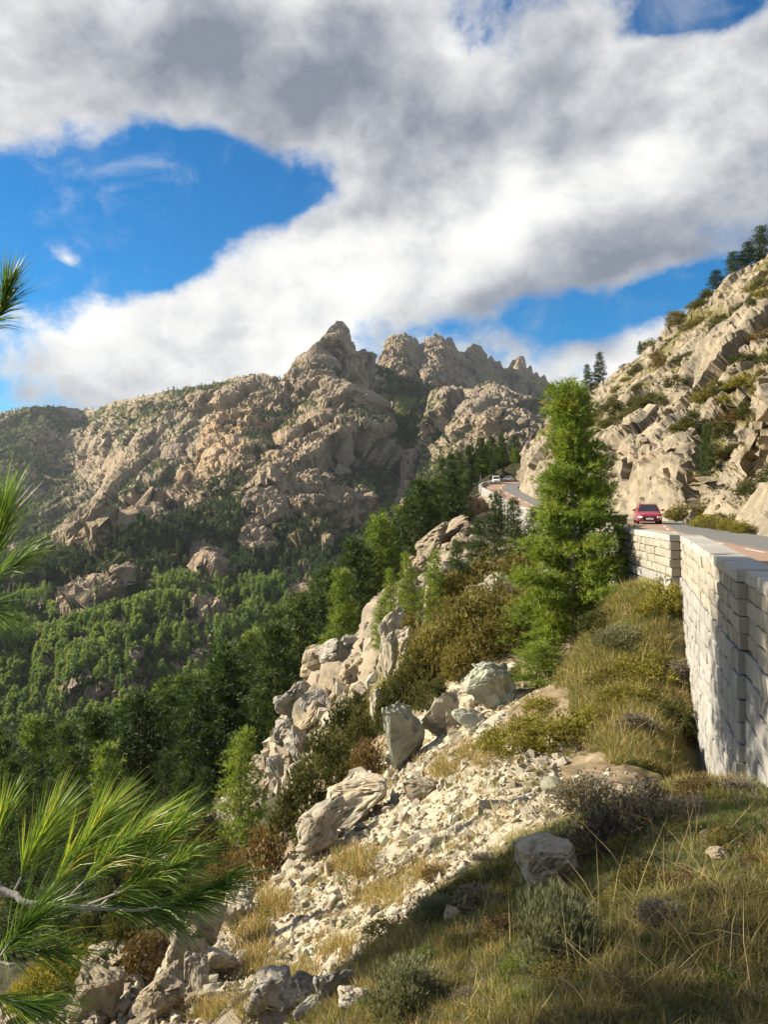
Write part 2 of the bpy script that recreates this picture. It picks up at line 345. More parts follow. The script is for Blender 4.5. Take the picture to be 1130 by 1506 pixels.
S3_SKY = [(-170, 870), (-60, 850), (0, 830), (60, 800), (100, 765), (120, 748), (150, 741), (200, 742), (228, 738), (240, 725), (262, 715), (275, 690), (292, 672), (297, 632), (315, 622), (335, 605), (352, 598), (375, 584), (400, 579), (417, 572), (424, 548), (437, 522), (452, 518), (456, 512), (470, 500), (478, 492), (484, 482), (494, 474), (504, 475), (513, 488), (516, 508), (523, 516), (537, 516), (541, 528), (552, 538), (570, 546), (600, 562), (640, 574), (690, 570), (720, 562), (760, 576), (800, 586), (860, 610), (960, 660)]
S3_CTRL = [(-170, 1110, 480), (0, 1110, 490), (200, 1060, 510), (350, 1010, 550), (500, 960, 610), (650, 910, 640), (800, 860, 690), (960, 820, 740),
 (0, 1000, 620), (150, 960, 660), (300, 930, 700), (450, 880, 760), (600, 800, 850), (700, 760, 880), (850, 720, 900), (0, 900, 780), (150, 885, 800), (300, 870, 820), (400, 830, 900),
 (-170, 870, 950), (0, 832, 1000), (60, 805, 1050), (150, 745, 1150), (230, 742, 1230), (150, 800, 950), (230, 790, 1000), (265, 718, 1480), (298, 640, 1560), (330, 690, 1300), (340, 610, 1580), (380, 700, 1240),
 (420, 650, 1400), (400, 610, 1560), (480, 640, 1400), (540, 640, 1470), (500, 740, 1080), (560, 720, 1180), (440, 760, 1030), (350, 760, 1080), (600, 680, 1500), (585, 760, 1150), (620, 610, 1660), (660, 680, 1220), (720, 600, 1420), (720, 660, 1150), (790, 610, 1420), (800, 660, 1150),
 (420, 578, 1720), (440, 535, 1770), (490, 480, 1840), (520, 520, 1860), (545, 545, 1880), (500, 565, 1690), (600, 562, 1880), (690, 565, 1850), (760, 570, 1750), (860, 605, 1500), (960, 660, 1300)]
S4_SKY = [(-170, 650), (-60, 622), (0, 608), (40, 600), (75, 597), (100, 600), (140, 603), (165, 592), (195, 585), (235, 578), (270, 570), (310, 565), (345, 556), (375, 549), (395, 552), (420, 560), (470, 575), (560, 610)]
S4_CTRL = [(-170, 650, 3000), (0, 608, 3000), (75, 597, 2900), (140, 603, 2950), (200, 585, 2450), (270, 570, 2300), (375, 549, 2150), (480, 580, 2150), (560, 610, 2200), (0, 690, 2350), (60, 690, 2500), (115, 680, 2650), (150, 660, 2400), (200, 650, 2100), (250, 640, 2050), (320, 620, 2000),
 (60, 780, 1900), (120, 740, 1980), (170, 720, 1850), (230, 700, 1800), (280, 690, 1750), (400, 690, 1700), (-170, 880, 1500), (0, 880, 1480), (150, 880, 1450), (300, 880, 1450), (560, 880, 1500), (-170, 750, 2100)]
S5_SKY = [(480, 575), (520, 560), (552, 541), (560, 530), (564, 512), (568, 498), (574, 492), (586, 493), (590, 489), (602, 490), (607, 498), (613, 497), (618, 505), (625, 499), (629, 494), (634, 497), (640, 490), (650, 493), (655, 500), (659, 494), (665, 495), (669, 509), (674, 517), (684, 519), (690, 510), (697, 507), (706, 509), (713, 514), (718, 528), (724, 523), (729, 530), (736, 529), (741, 541), (748, 540), (753, 530), (759, 528), (765, 523), (771, 526), (776, 540), (781, 536), (785, 549), (790, 547), (795, 557), (800, 552), (806, 562), (820, 573), (840, 580), (880, 596), (960, 640)]
S5_CTRL = [(480, 575, 2150), (568, 505, 2150), (640, 500, 2250), (700, 520, 2450), (770, 535, 2650), (840, 585, 2750), (960, 640, 2800), (560, 560, 2050), (600, 540, 2050), (640, 560, 2000), (700, 560, 2250), (480, 680, 1900), (600, 680, 1900), (700, 680, 1950), (800, 680, 2200), (960, 720, 2300), (620, 520, 2190), (670, 530, 2200), (740, 545, 2550)]
mt_main, V3, Q3, veg3, N3 = relief('mountain_spur', S3_SKY, [(-170, 1260), (400, 1120), (960, 900)], S3_CTRL, 840, 500, [(210, 44), (82, 24), (33, 9), (13, 4.2), (6, 2)],
 [(60, 1000, 230, 90, .75), (120, 930, 200, 40, .75), (230, 830, 120, 45, .55), (330, 800, 60, 35, .55), (120, 830, 110, 20, .7), (400, 790, 60, 40, .25), (600, 700, 34, 90, .75), (595, 620, 40, 40, .5), (350, 740, 40, 26, .35), (470, 610, 50, 14, .35), (640, 610, 60, 30, .3), (600, 580, 50, 20, .45), (420, 870, 90, 50, .40), (520, 800, 50, 50, .2), (230, 770, 60, 10, .35), (780, 690, 60, 30, .4), (380, 690, 12, 10, .6), (380, 900, 60, 40, .4), (60, 880, 60, 50, .3),
  (500, 520, 40, 50, -.7), (300, 660, 50, 60, -.35), (500, 700, 70, 60, -.18), (720, 620, 70, 40, -.3)],
 [(300, 670, 55, 65, 1.0), (370, 625, 80, 26, 1.0), (400, 690, 70, 40, .5), (500, 720, 80, 60, .25), (170, 770, 100, 40, .25), (150, 870, 90, 40, .35), (300, 860, 60, 60, .35), (560, 560, 40, 18, .6), (450, 840, 80, 40, .25)],
 [(150, 872, 74, 40, 60), (302, 845, 34, 30, 45), (298, 912, 26, 18, 25), (140, 778, 72, 34, 50), (255, 735, 40, 16, 20), (385, 795, 22, 22, 25), (395, 752, 22, 24, 30), (220, 790, 26, 16, 18), (460, 870, 40, 16, 20), (370, 805, 14, 12, 12), (600, 722, 18, 30, 25), (730, 600, 60, 34, 60), (672, 570, 36, 26, 50), (505, 598, 26, 22, 40), (545, 608, 22, 24, 35), (120, 985, 20, 10, 10), (180, 960, 14, 9, 9)], 11, 1.25)
mt_left, V4, Q4, veg4, N4 = relief('mountain_ridge', S4_SKY, [(-170, 900), (560, 900)], S4_CTRL, 460, 220, [(190, 36), (70, 18), (28, 9), (13, 4)],
 [(0, 700, 100, 90, .40), (60, 780, 80, 60, .5), (240, 720, 70, 40, .75), (130, 820, 120, 40, .6), (240, 620, 60, 20, .35), (180, 600, 60, 12, .3), (330, 570, 50, 10, .3), (150, 650, 50, 40, .15), (170, 700, 60, 30, -.35), (120, 650, 30, 20, -.2)],
 [(170, 690, 60, 40, .35), (190, 610, 50, 20, .4), (300, 600, 60, 20, .4)], [], 31, 1.2, 1.6, .10)
mt_pin, V5, Q5, veg5, N5 = relief('mountain_pinnacles', S5_SKY, [(480, 720), (960, 760)], S5_CTRL, 480, 150, [(90, 12), (36, 10), (17, 6), (9, 3)],
 [(590, 570, 80, 40, .2), (600, 540, 200, 40, -.5)], [(590, 515, 25, 25, .4), (560, 545, 20, 12, .7)], [(590, 525, 28, 40, 60), (640, 530, 28, 40, 60), (700, 545, 24, 40, 60), (767, 560, 14, 34, 50), (790, 575, 10, 24, 40)], 51, 3.2, 1.6, -.1)
for o, l in ((mt_main, 'rocky granite mountain spur with a pointed tower above the pine valley'), (mt_left, 'hazy wooded ridge behind the rocky spur'), (mt_pin, 'row of jagged granite pinnacles behind the pointed tower')):
    tag(o, l, 'mountain', kind='structure')
# ---------------------------------------------------------------- road corridor (all tables by forward distance y)
LY = [-6, 9.9, 9.98, 19.4, 24, 31, 38, 44, 50, 55, 58, 64, 72, 85, 105, 130, 150, 165, 178, 190, 201, 209, 216, 226]
LX = [-.20, 4.72, 4.62, 7.52, 7.6, 8.4, 9.7, 11.6, 14.4, 16.9, 15.6, 14.9, 15.2, 16.3, 18, 20.2, 20.8, 20.9, 22, 24.6, 29, 36, 46, 70]
RY = [-6, 20, 38, 46, 52, 60, 66, 72, 85, 105, 130, 150, 165, 178, 190, 197, 203, 209, 226, 300]
RX = [14, 17, 19, 20.2, 21.4, 23.4, 23.6, 22.6, 23, 24.8, 27, 28, 28.8, 30.5, 34, 38, 43, 50, 78, 150]
ZY = [-6, 20, 38, 58, 72, 90, 105, 130, 165, 190, 209, 240, 320]
ZZ = [-1.95, -1.9, -1.72, -1.58, -1.5, -1.32, -1.1, 0, 2.6, 4.6, 6.0, 8, 11]
def lx(y): return np.interp(y, LY, LX)
def rx(y): return smooth_table(RY, RX, y)
def zr(y): return smooth_table(ZY, ZZ, y)

# ---------------------------------------------------------------- the slope below the road: control points (u, v, distance, cover)
S1C = [(1130, 1506, 2.7, 'g'), (800, 1506, 3.2, 'g'), (500, 1506, 4.2, 'g'), (565, 2700, 1.0, 'g'), (1700, 2450, 1.0, 'g'), (-600, 3050, 1.0, 'g'), (300, 1700, 4.0, 's'), (100, 1750, 5.0, 's'), (-250, 1700, 6.0, 'e'), (1500, 1500, 2.7, 'g'), (1400, 1250, 5, 'g'),
 (1130, 1158, 6.4, 'g'), (1030, 1150, 7.4, 'g'), (900, 1192, 7.3, 'g'), (750, 1268, 6.8, 'g'), (640, 1338, 6.2, 'g'), (560, 1412, 5.6, 'g'), (480, 1470, 5.2, 'g'), (400, 1522, 5.0, 'r'), (815, 1312, 5.5, 'g'), (1000, 1300, 4.4, 'g'), (650, 1420, 4.6, 'g'),
 (1130, 1215, 9, 'g'), (1080, 1200, 11.5, 'g'), (800, 1175, 11, 's'), (600, 1300, 10, 's'), (500, 1405, 8.5, 's'), (250, 1420, 11, 'r'), (100, 1500, 10, 'r'), (700, 1135, 14, 's'), (600, 1160, 17, 's'), (450, 1235, 17, 's'), (400, 1310, 14.5, 's'), (330, 1400, 12, 's'),
 (590, 1125, 22, 's'), (700, 1035, 24, 's'), (840, 970, 25, 'e'), (760, 965, 27, 'e'), (900, 885, 23, 'g'), (1000, 858, 19.6, 'g'), (870, 855, 31, 'e'), (800, 1062, 17.5, 'e'), (790, 1110, 15, 's'), (900, 1150, 10.5, 'e'), (900, 1000, 17.5, 'g'), (950, 1080, 14, 'g'), (850, 1130, 13, 'e'), (1018, 1105, 14.6, 'g'), (1010, 960, 17.6, 'g'),
 (680, 905, 33, 'g'), (600, 1005, 32, 'g'), (500, 1135, 27, 'e'), (430, 1255, 22, 'e'), (350, 1345, 18, 'w'), (590, 895, 42, 'r'), (640, 872, 42, 'r'), (500, 985, 46, 'r'), (430, 1065, 45, 'r'), (400, 1135, 43, 'r'), (350, 1230, 36, 'w'), (230, 1300, 30, 'w'), (100, 1420, 19, 'w'), (150, 1360, 24, 'w'), (0, 1500, 13, 'w'), (680, 1232, 10.5, 's'), (650, 1200, 13, 's'), (760, 1135, 13.5, 's'), (840, 1165, 10, 's'), (560, 1350, 8.6, 's'), (450, 1400, 10, 's'), (540, 1250, 14, 's'), (740, 1175, 11.5, 's'), (-150, 1450, 20, 'w'),
 (760, 860, 45, 'g'), (820, 830, 60, 'e'), (700, 840, 60, 'e'), (660, 800, 90, 'r'), (620, 850, 80, 'r'), (715, 782, 100, 'r'), (740, 780, 122, 'e'), (690, 752, 150, 'e'), (640, 790, 130, 'w'), (780, 800, 85, 'e'),
 (690, 724, 190, 'w'), (600, 805, 185, 'w'), (520, 915, 185, 'w'), (400, 1002, 178, 'w'), (250, 1105, 170, 'w'), (100, 1158, 165, 'w'), (0, 1190, 160, 'w'), (-250, 1230, 160, 'w'), (720, 706, 240, 'w'), (800, 690, 250, 'w'), (1000, 690, 260, 'w'),
 (560, 915, 110, 'w'), (480, 1010, 90, 'w'), (400, 1140, 72, 'w'), (300, 1215, 68, 'w'), (150, 1250, 72, 'w'), (0, 1290, 76, 'w'), (-250, 1350, 76, 'w'), (400, 1060, 105, 'w'), (250, 1140, 105, 'w'), (100, 1195, 110, 'w'), (0, 1220, 115, 'w'),
 (0, 1210, 300, 'w'), (300, 1150, 300, 'w'), (520, 990, 300, 'w'), (700, 800, 300, 'w'), (0, 1160, 430, 'w'), (400, 1090, 430, 'w'), (700, 930, 430, 'w'), (1000, 760, 430, 'w'), (-500, 1400, 300, 'w'), (-800, 1500, 60, 'w'), (-800, 1700, 15, 'e')]
c_ = np.array([[c[0], c[1], c[2]] for c in S1C], float)
TT = lambda u, Y: np.c_[(np.asarray(u) - U0) / F * 2.2, np.log(Y)]
tps1 = TPS(TT(c_[:, 0], c_[:, 2]), (VH - c_[:, 1]) / F, 2e-4)
def ground_z(x, y):
    x = np.atleast_1d(np.asarray(x, float)); y = np.maximum(np.atleast_1d(np.asarray(y, float)), .4)
    return tps1(np.c_[x / y * 2.2, np.log(y)]) * y
def cover(x, y):
    q = np.c_[x / y * 2.2, np.log(y)]; p = TT(c_[:, 0], c_[:, 2]); out = {}
    w = 1.0 / (((q[:, None] - p[None]) ** 2).sum(-1) + .004) ** 1.7; w /= w.sum(1, keepdims=True)
    for k in 'gsrwe': out[k] = w @ np.array([c[3] == k for c in S1C], float)
    return out
tcol = np.unique(np.r_[np.linspace(-1.7, -.58, 30), np.linspace(-.58, .58, 460), np.linspace(.58, .95, 16)])
yrow = np.exp(np.linspace(math.log(.55), math.log(430), 560))
nc1, nr1 = len(tcol), len(yrow)
YY = np.repeat(yrow, nc1); XX = np.tile(tcol, nr1) * YY
ZB = ground_z(XX, YY)
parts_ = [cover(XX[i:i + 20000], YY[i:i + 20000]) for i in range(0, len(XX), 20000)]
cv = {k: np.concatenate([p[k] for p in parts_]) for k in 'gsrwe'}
P1 = np.c_[XX, YY, ZB]
N1 = grid_normals(P1, nr1, nc1); N1 *= np.sign(N1[:, 2:3])
rk = sstep(cv['r'] + .35 * fbm(P1 / 3, 3, 71), .25, .6)
sc_ = sstep(cv['s'], .25, .6)
dsp = np.zeros(len(P1))
for k, (s_, a_) in enumerate([(6, 1.0), (2.4, .45), (.9, .16), (.35, .05)]):
    dd, cr, hh = rock_disp(P1, s_, 1.4, 80 + k, .2); far = np.clip(YY / 14, .15, 1)
    dsp += a_ * dd * (rk * np.minimum(1, far * 1.4) + .16 * sc_ * (s_ < 3) * far)
dsp += (.10 * np.clip(YY / 20, .15, 2.5)) * fbm(P1 / np.clip(YY / 12, .5, 4)[:, None], 4, 90) + .018 * fbm(P1 / .22, 3, 91)
P1 = P1 + N1 * dsp[:, None]
face_x = lx(P1[:, 1]); inside = (P1[:, 0] > face_x + .12) & (P1[:, 1] < 214)
P1[:, 2] = np.where(inside, np.minimum(zr(P1[:, 1]) - .35, 9e9), P1[:, 2])
near_w = (~inside) & (P1[:, 0] > face_x - 2.5) & (P1[:, 1] < 210); P1[:, 2] = np.where(near_w, np.minimum(P1[:, 2], zr(P1[:, 1]) - .15), P1[:, 2])
fq = grid_faces(nr1, nc1); deep = (P1[:, 0] > lx(P1[:, 1]) + 2.0) & (P1[:, 1] < 214); fq = fq[~deep[fq].all(1)]
me = mesh_np('slope', P1, fq, True, [M_GROUND])
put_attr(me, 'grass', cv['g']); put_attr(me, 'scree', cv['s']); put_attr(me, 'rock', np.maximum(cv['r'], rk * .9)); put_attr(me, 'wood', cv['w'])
tag(link('slope', me), 'rocky slope falling from the road to the valley', 'slope', kind='structure')
GZ = P1[:, 2].reshape(nr1, nc1)
def surf(x, y):
    """height of the finished slope mesh"""
    x = np.atleast_1d(np.asarray(x, float)); y = np.atleast_1d(np.asarray(y, float))
    fi = np.clip((np.log(y) - math.log(.55)) / (math.log(430) - math.log(.55)) * (nr1 - 1), 0, nr1 - 1.001); fj = np.clip(np.interp(x / y, tcol, np.arange(nc1)), 0, nc1 - 1.001)
    i = fi.astype(int); j = fj.astype(int); a = fi - i; b = fj - j
    return (GZ[i, j] * (1 - a) * (1 - b) + GZ[i + 1, j] * a * (1 - b) + GZ[i, j + 1] * (1 - a) * b + GZ[i + 1, j + 1] * a * b)
def hit(u, v, y0=.8, y1=420):
    """first place where the view line of a photo pixel meets the slope"""
    ys = np.exp(np.linspace(math.log(y0), math.log(y1), 900)); xs = (u - U0) / F * ys; z = (VH - v) / F * ys
    below = z <= surf(xs, ys); k = int(np.argmax(below)) if below.any() else len(ys) - 1
    return np.array([xs[k], ys[k], surf(xs[k], ys[k])[0]])
# ground behind and beside the standing place
gx, gy = np.meshgrid(np.linspace(-7, 5, 30), np.linspace(-9, .75, 24)); pz = -1.78 + .26 * np.minimum(gx, 0) + .05 * gx - .02 * gy
pp = np.c_[gx.ravel(), gy.ravel(), pz.ravel() + .05 * fbm(np.c_[gx.ravel(), gy.ravel(), gx.ravel() * 0] / .6, 3, 3)]
me = mesh_np('bank', pp, grid_faces(24, 30), True, [M_GROUND])
for k, v in (('grass', 1), ('scree', 0), ('rock', 0), ('wood', 0)): put_attr(me, k, np.full(len(pp), v))
tag(link('bank', me), 'grassy bank at the road edge', 'bank', kind='structure')

# ---------------------------------------------------------------- hillside above the road
nh, nb = 400, 300
hy = np.exp(np.linspace(math.log(22.5), math.log(300), nh)); bmax = np.minimum(150, .86 * hy - rx(hy)); bmax = np.maximum(bmax, 1.2)
bf = np.linspace(0, 1, nb) ** 1.35
HB = bmax[:, None] * bf[None]; HY = np.repeat(hy[:, None], nb, 1)
hc = np.interp(hy, [22, 36, 41, 48, 53, 57, 63, 70, 90, 130, 170, 186, 196, 210, 300], [3, 5, 8.5, 8.5, 3.0, .8, 2.5, 5.5, 6.5, 5, 5, 8, 9, 6, 4])
wc = np.interp(hy, [22, 48, 57, 70, 300], [2.2, 2.6, 3, 3.0, 4])
HZ = zr(HY) - .12 + hc[:, None] * sstep(HB, .5, wc[:, None]) + .80 * np.maximum(HB - .8, 0) * (1 - .10 * sstep(HB, 40, 150))
HP = np.c_[(rx(HY) + HB).ravel(), HY.ravel(), HZ.ravel()]
HN = grid_normals(HP, nh, nb); HN *= np.sign(HN[:, 2:3])
HBr = HB.ravel(); ease = sstep(HBr, .15, 2.0)
HP = HP + HN * (ease * (2.2 * fbm(HP / 22, 3, 130)))[:, None]
HROT = np.array(Matrix.Rotation(rad(38), 3, 'Y') @ Matrix.Rotation(rad(25), 3, 'Z')); hcrack = np.ones(len(HP)); hs_ = np.zeros(len(HP))
for k, (s_, a_) in enumerate([(16, 2.0), (6.5, .8), (2.4, .34), (.95, .18)]):
    HN = grid_normals(HP, nh, nb); dd, cr, hh = rock_disp(HP @ HROT, s_, 1.0, 140 + k, .22)
    HP = HP + HN * np.sign(HN[:, 2:3] + 1e-6) * (ease * a_ * dd)[:, None]; hcrack *= .4 + .6 * cr; hs_ += hh / (k + 1)
HN = grid_normals(HP, nh, nb); HN *= np.sign(HN[:, 2:3])
hu, hv = proj(HP)
hg = .42 + .5 * sstep(HN[:, 2], .55, .95) - .22 * hs_ + .38 * fbm(HP / 9, 3, 150) - .5 * sstep(HBr, 9, 2) * (HP[:, 1] > 36) + .5 * np.exp(-((hu - 1040) / 40) ** 2 - ((hv - 650) / 60) ** 2)
me = mesh_np('hillside', HP, grid_faces(nh, nb), False, [M_CLIFF, M_GROUND]); me.materials.clear(); me.materials.append(M_GROUND)
put_attr(me, 'grass', hg); put_attr(me, 'scree', np.zeros(len(HP))); put_attr(me, 'rock', np.clip(1.0 - hg, 0, 1)); put_attr(me, 'wood', np.zeros(len(HP)))
hillside = tag(link('hillside', me), 'steep rocky hillside above the road', 'hillside', kind='structure')
HG = HP.reshape(nh, nb, 3)

# ---------------------------------------------------------------- road
def mat_road():
    m, g = material('road_asphalt'); p = gpos(g); lat = g.attr('lat')
    n = g.noise(p, 35, 4, .7); n2 = g.noise(p, .5, 4, .6)
    red = g.ramp(n, [(.3, (.20, .125, .085)), (.5, (.31, .20, .14)), (.7, (.38, .26, .19))]); grey = g.ramp(n, [(.3, (.10, .10, .095)), (.6, (.17, .17, .165)), (.75, (.24, .24, .23))])
    f = g.ss(g.m('ADD', lat, g.m('MULTIPLY', g.m('SUBTRACT', n2, .5), .10)), .56, .62)
    col = g.mix(f, red, grey); col = g.mix(g.m('MULTIPLY', g.ss(n2, .5, .7), .3), col, (.10, .085, .07))
    finish(g, col, .85, n, .4, .01, spec=.3); return m
ry = np.r_[np.linspace(-6, 80, 130), np.linspace(82, 224, 90)]; fl = np.linspace(0, 1, 13)
l_, r_ = lx(ry) + .25, rx(ry) + .5
RP = np.c_[(l_[:, None] + (r_ - l_)[:, None] * fl[None]).ravel(), np.repeat(ry, 13), (zr(ry)[:, None] + .05 * np.sin(fl * math.pi)[None]).ravel()]
me = mesh_np('road', RP, grid_faces(len(ry), 13), True, [mat_road()]); put_attr(me, 'lat', np.tile(fl, len(ry)))
road = tag(link('road', me), 'reddish and grey asphalt mountain road', 'road', kind='structure')
m, g = material('road_paint'); finish(g, g.mix(g.ss(g.noise(gpos(g), 14, 4, .7), .45, .65), (.72, .70, .66), (.45, .38, .32)), .8)
M_PAINT = m
for y0 in list(np.arange(14, 56, 4.6)) + list(np.arange(112, 196, 9)):
    yy = np.linspace(y0, y0 + (1.9 if y0 < 60 else 3.4), 5); xm = lx(yy) + .25 + (rx(yy) - lx(yy)) * .56; zz = zr(yy) + .05 * np.sin(.56 * math.pi) + .006
    hw = .07 if y0 < 60 else .11
    V = np.concatenate([np.c_[xm - hw, yy, zz], np.c_[xm + hw, yy, zz]]); i = np.arange(4)
    link('lane_marking', mesh_np('lane_marking', V, np.c_[i, i + 5, i + 6, i + 1], True, [M_PAINT]), road)

# ---------------------------------------------------------------- stone walls beside the road
def mat_wall(name, a, b, stain):
    m, g = material(name); p = gpos(g); r = orand(g)
    col = g.mix(g.noise(p, 1.6, 5, .65), a, b)
    col = g.mix(1.0, col, g.ramp(r, [(0, (.84, .82, .78)), (.5, (1, .98, .95)), (1, (1.08, 1.06, 1.02))]), 'MULTIPLY')
    streak = g.noise(g.vm('MULTIPLY', p, (2.2, 2.2, .16)), 1.6, 5, .65)
    col = g.mix(g.m('MULTIPLY', g.ss(streak, .50, .66), stain), col, (.16, .155, .15))
    sp = g.noise(p, 38, 3, .7); col = g.mix(g.m('MULTIPLY', g.ss(sp, .52, .68), .45), col, (.17, .16, .145))
    finish(g, col, .92, g.m('ADD', g.noise(p, 22, 7, .75), g.m('MULTIPLY', g.noise(p, 5, 4, .6), .8)), .45, .012, spec=.15); return m
M_WALL_T = mat_wall('parapet_stone', (.345, .315, .262), (.265, .243, .205), .4); M_WALL_G = mat_wall('wall_stone', (.33, .322, .305), (.25, .246, .235), .42); M_COPE = mat_wall('coping_stone', (.39, .375, .34), (.32, .31, .285), .3)
m, g = material('wall_mortar'); finish(g, g.mix(g.noise(gpos(g), 6, 4, .6), (.045, .04, .033), (.10, .085, .065)), .95); M_MORTAR = m
class Path:
    def __init__(s, pts):
        s.p = np.array(pts, float); s.L = np.r_[0, np.cumsum(np.linalg.norm(np.diff(s.p, axis=0), axis=1))]; s.len = s.L[-1]
    def at(s, d, off=0.0):
        i = int(np.clip(np.searchsorted(s.L, d) - 1, 0, len(s.L) - 2)); t = (s.p[i + 1] - s.p[i]) / (s.L[i + 1] - s.L[i]); q = s.p[i] + t * (d - s.L[i])
        return q + off * np.array([t[1], -t[0]])      # off > 0 lies towards the road
def block_mesh(c, mat, bev=.02):
    """c: 8 corners (outer face 0-3 anticlockwise seen from outside, inner face 4-7); outer face chamfered and roughened"""
    c = np.array(c, float); o = c[:4]; n = (c[:4] - c[4:]).mean(0); n /= np.linalg.norm(n) + 1e-9; ctr = o.mean(0)
    ins = o + (ctr - o) / np.maximum(np.linalg.norm(ctr - o, axis=1, keepdims=True), 1e-6) * bev * 1.5 + R.normal(0, .009, (4, 3)); rim = o - n * bev + R.normal(0, .005, (4, 3))
    mid = ctr + n * R.uniform(.0, .025)
    V = np.concatenate([ins, rim, c[4:], mid[None]]); q = [(4 + i, 4 + (i + 1) % 4, (i + 1) % 4, i) for i in range(4)] + [(8 + i, 8 + (i + 1) % 4, 4 + (i + 1) % 4, 4 + i) for i in range(4)] + [(11, 10, 9, 8)]
    t = [(i, (i + 1) % 4, 12) for i in range(4)]
    return mesh_np('stone_block', V, [np.array(q), np.array(t)], False, [mat])
def stone_wall(name, pts, top, bot, label, thick=.46, lean=0.05, ends=True):
    """dressed-stone retaining wall with a parapet; top/bot are functions of y"""
    P = Path(pts); root = bpy.data.objects.new(name, None); COL.objects.link(root); p0 = P.at(0); root.location = (p0[0], p0[1], float(top(p0[1])) - 1.05)
    tag(root, label, 'wall', kind='thing'); base = np.array(root.location)
    # core
    n = max(2, int(P.len / .8)); ss = np.linspace(.03, P.len - .03, n + 1); ring = []
    for d in ss:
        a, b = P.at(d, .085), P.at(d, thick - .03); y = P.at(d)[1]; zt, zb = float(top(y)) - .12, float(bot(y))
        ring.append([(a[0], a[1], zb), (a[0], a[1], zt), (b[0], b[1], zt), (b[0], b[1], zb)])
    V = np.array(ring).reshape(-1, 3) - base; f = [(4 * i + k, 4 * i + (k + 1) % 4, 4 * i + 4 + (k + 1) % 4, 4 * i + 4 + k) for i in range(n) for k in range(4)] + [(0, 3, 2, 1), (4 * n, 4 * n + 1, 4 * n + 2, 4 * n + 3)]
    link('core', mesh_np('core', V, np.array(f), False, [M_MORTAR]), root)
    # courses: coping, parapet, retaining wall
    depth, k = 0.0, 0
    maxd = max(float(top(P.at(d)[1]) - bot(P.at(d)[1])) for d in ss)
    while depth < maxd:
        h = .17 if k == 0 else (.22 if k < 5 else R.uniform(.23, .33)); d = 0.0
        while d < P.len - .02:
            ln = R.uniform(.9, 1.5) if k == 0 else R.uniform(.28, .62); e = min(P.len, d + ln)
            if P.len - e < .35: e = P.len
            y = P.at((d + e) / 2)[1]
            if top(y) - depth > bot(y) - .1:
                j = .003 if k == 0 else .006; proud = (-.03 if k == 0 else (0.0 if k < 5 else -.02)) + (R.uniform(-.003, .003) if k == 0 else R.uniform(-.014, .014))
                a0, a1 = P.at(d + j, proud), P.at(e - j, proud); inn = thick + .02 if k == 0 else .30
                b0, b1 = P.at(d + j, inn), P.at(e - j, inn)
                t0, t1 = float(top(P.at(d)[1])) - depth, float(top(P.at(e)[1])) - depth; jz = 0.0 if k == 0 else (.004 if k < 5 else .016)
                c = [(a0[0], a0[1], t0 - h + .012), (a1[0], a1[1], t1 - h + .012), (a1[0], a1[1], t1 - jz), (a0[0], a0[1], t0 - jz), (b0[0], b0[1], t0 - h + .012), (b1[0], b1[1], t1 - h + .012), (b1[0], b1[1], t1 - jz), (b0[0], b0[1], t0 - jz)]
                c = np.array(c); c = np.r_[c[[1, 0, 3, 2]], c[[5, 4, 7, 6]]]; ctr = c.mean(0)
                link('stone_block', block_mesh(c - ctr, M_COPE if k == 0 else (M_WALL_T if k < 5 else M_WALL_G), .012 if k == 0 else .02), root, ctr - base)
            d = e
        depth += h; k += 1
    return root
wa = lambda y, o=1.44: (.3096 * y + o / .9553, y)
wall_top = lambda y: -.85 + .004 * max(0, y - 10) if y < 19.5 else float(np.interp(y, [19.5, 31, 44, 55], [-.80, -.72, -.74, -.80]))
stone_wall('retaining_wall', [wa(3.2, 1.55), wa(9.95, 1.55)], lambda y: -.86, lambda y: -3.9, 'short recessed stone wall section where the parapet begins, streaked with grey shade')
stone_wall('retaining_wall', [wa(9.9), wa(19.5)], wall_top, lambda y: float(min(ground_z(wa(y)[0] - .2, y)[0], -2.2)) - .5, 'tall straight pale stone retaining wall with tan parapet beside the grassy gully')
stone_wall('retaining_wall', [(7.26, 19.45), (7.55, 24), (8.35, 31), (9.65, 38), (11.55, 44), (14.35, 50), (16.6, 54)], wall_top, lambda y: float(np.interp(y, [19, 31, 54], [-2.6, -3.3, -3.4])), 'sunlit white curved stone retaining wall behind the tall bright pine')
def plain_wall(name, pts, top, hgt, label, thick=.45):
    P = Path(pts); root = bpy.data.objects.new(name, None); COL.objects.link(root); p0 = P.at(0); root.location = (p0[0], p0[1], float(top(p0[1])) - .8); base = np.array(root.location); tag(root, label, 'wall', kind='thing')
    n = int(P.len / 2.2); ss = np.linspace(0, P.len, n + 1)
    def strip(o0, o1, dt, db, nm, mat):
        ring = []
        for d in ss:
            a, b = P.at(d, o0), P.at(d, o1); y = P.at(d)[1]; t = float(top(y)); ring.append([(a[0], a[1], t - db), (a[0], a[1], t - dt), (b[0], b[1], t - dt), (b[0], b[1], t - db)])
        V = np.array(ring).reshape(-1, 3) - base; f = [(4 * i + k, 4 * i + (k + 1) % 4, 4 * i + 4 + (k + 1) % 4, 4 * i + 4 + k) for i in range(n) for k in range(4)] + [(0, 3, 2, 1), (4 * n, 4 * n + 1, 4 * n + 2, 4 * n + 3)]
        link(nm, mesh_np(nm, V, np.array(f), False, [mat]), root)
    strip(0, thick, .2, hgt, 'wall_body', M_WALL_G); strip(-.05, thick + .05, 0, .2, 'coping', M_COPE)
plain_wall('retaining_wall', [(17.1, 55), (15.6, 58), (14.9, 64), (15.2, 72), (16.3, 85), (18, 105), (20.2, 130), (20.8, 150), (20.9, 165)], lambda y: float(zr(y)) + .78, 4.2, 'long pale stone wall carrying the far bend of the road')
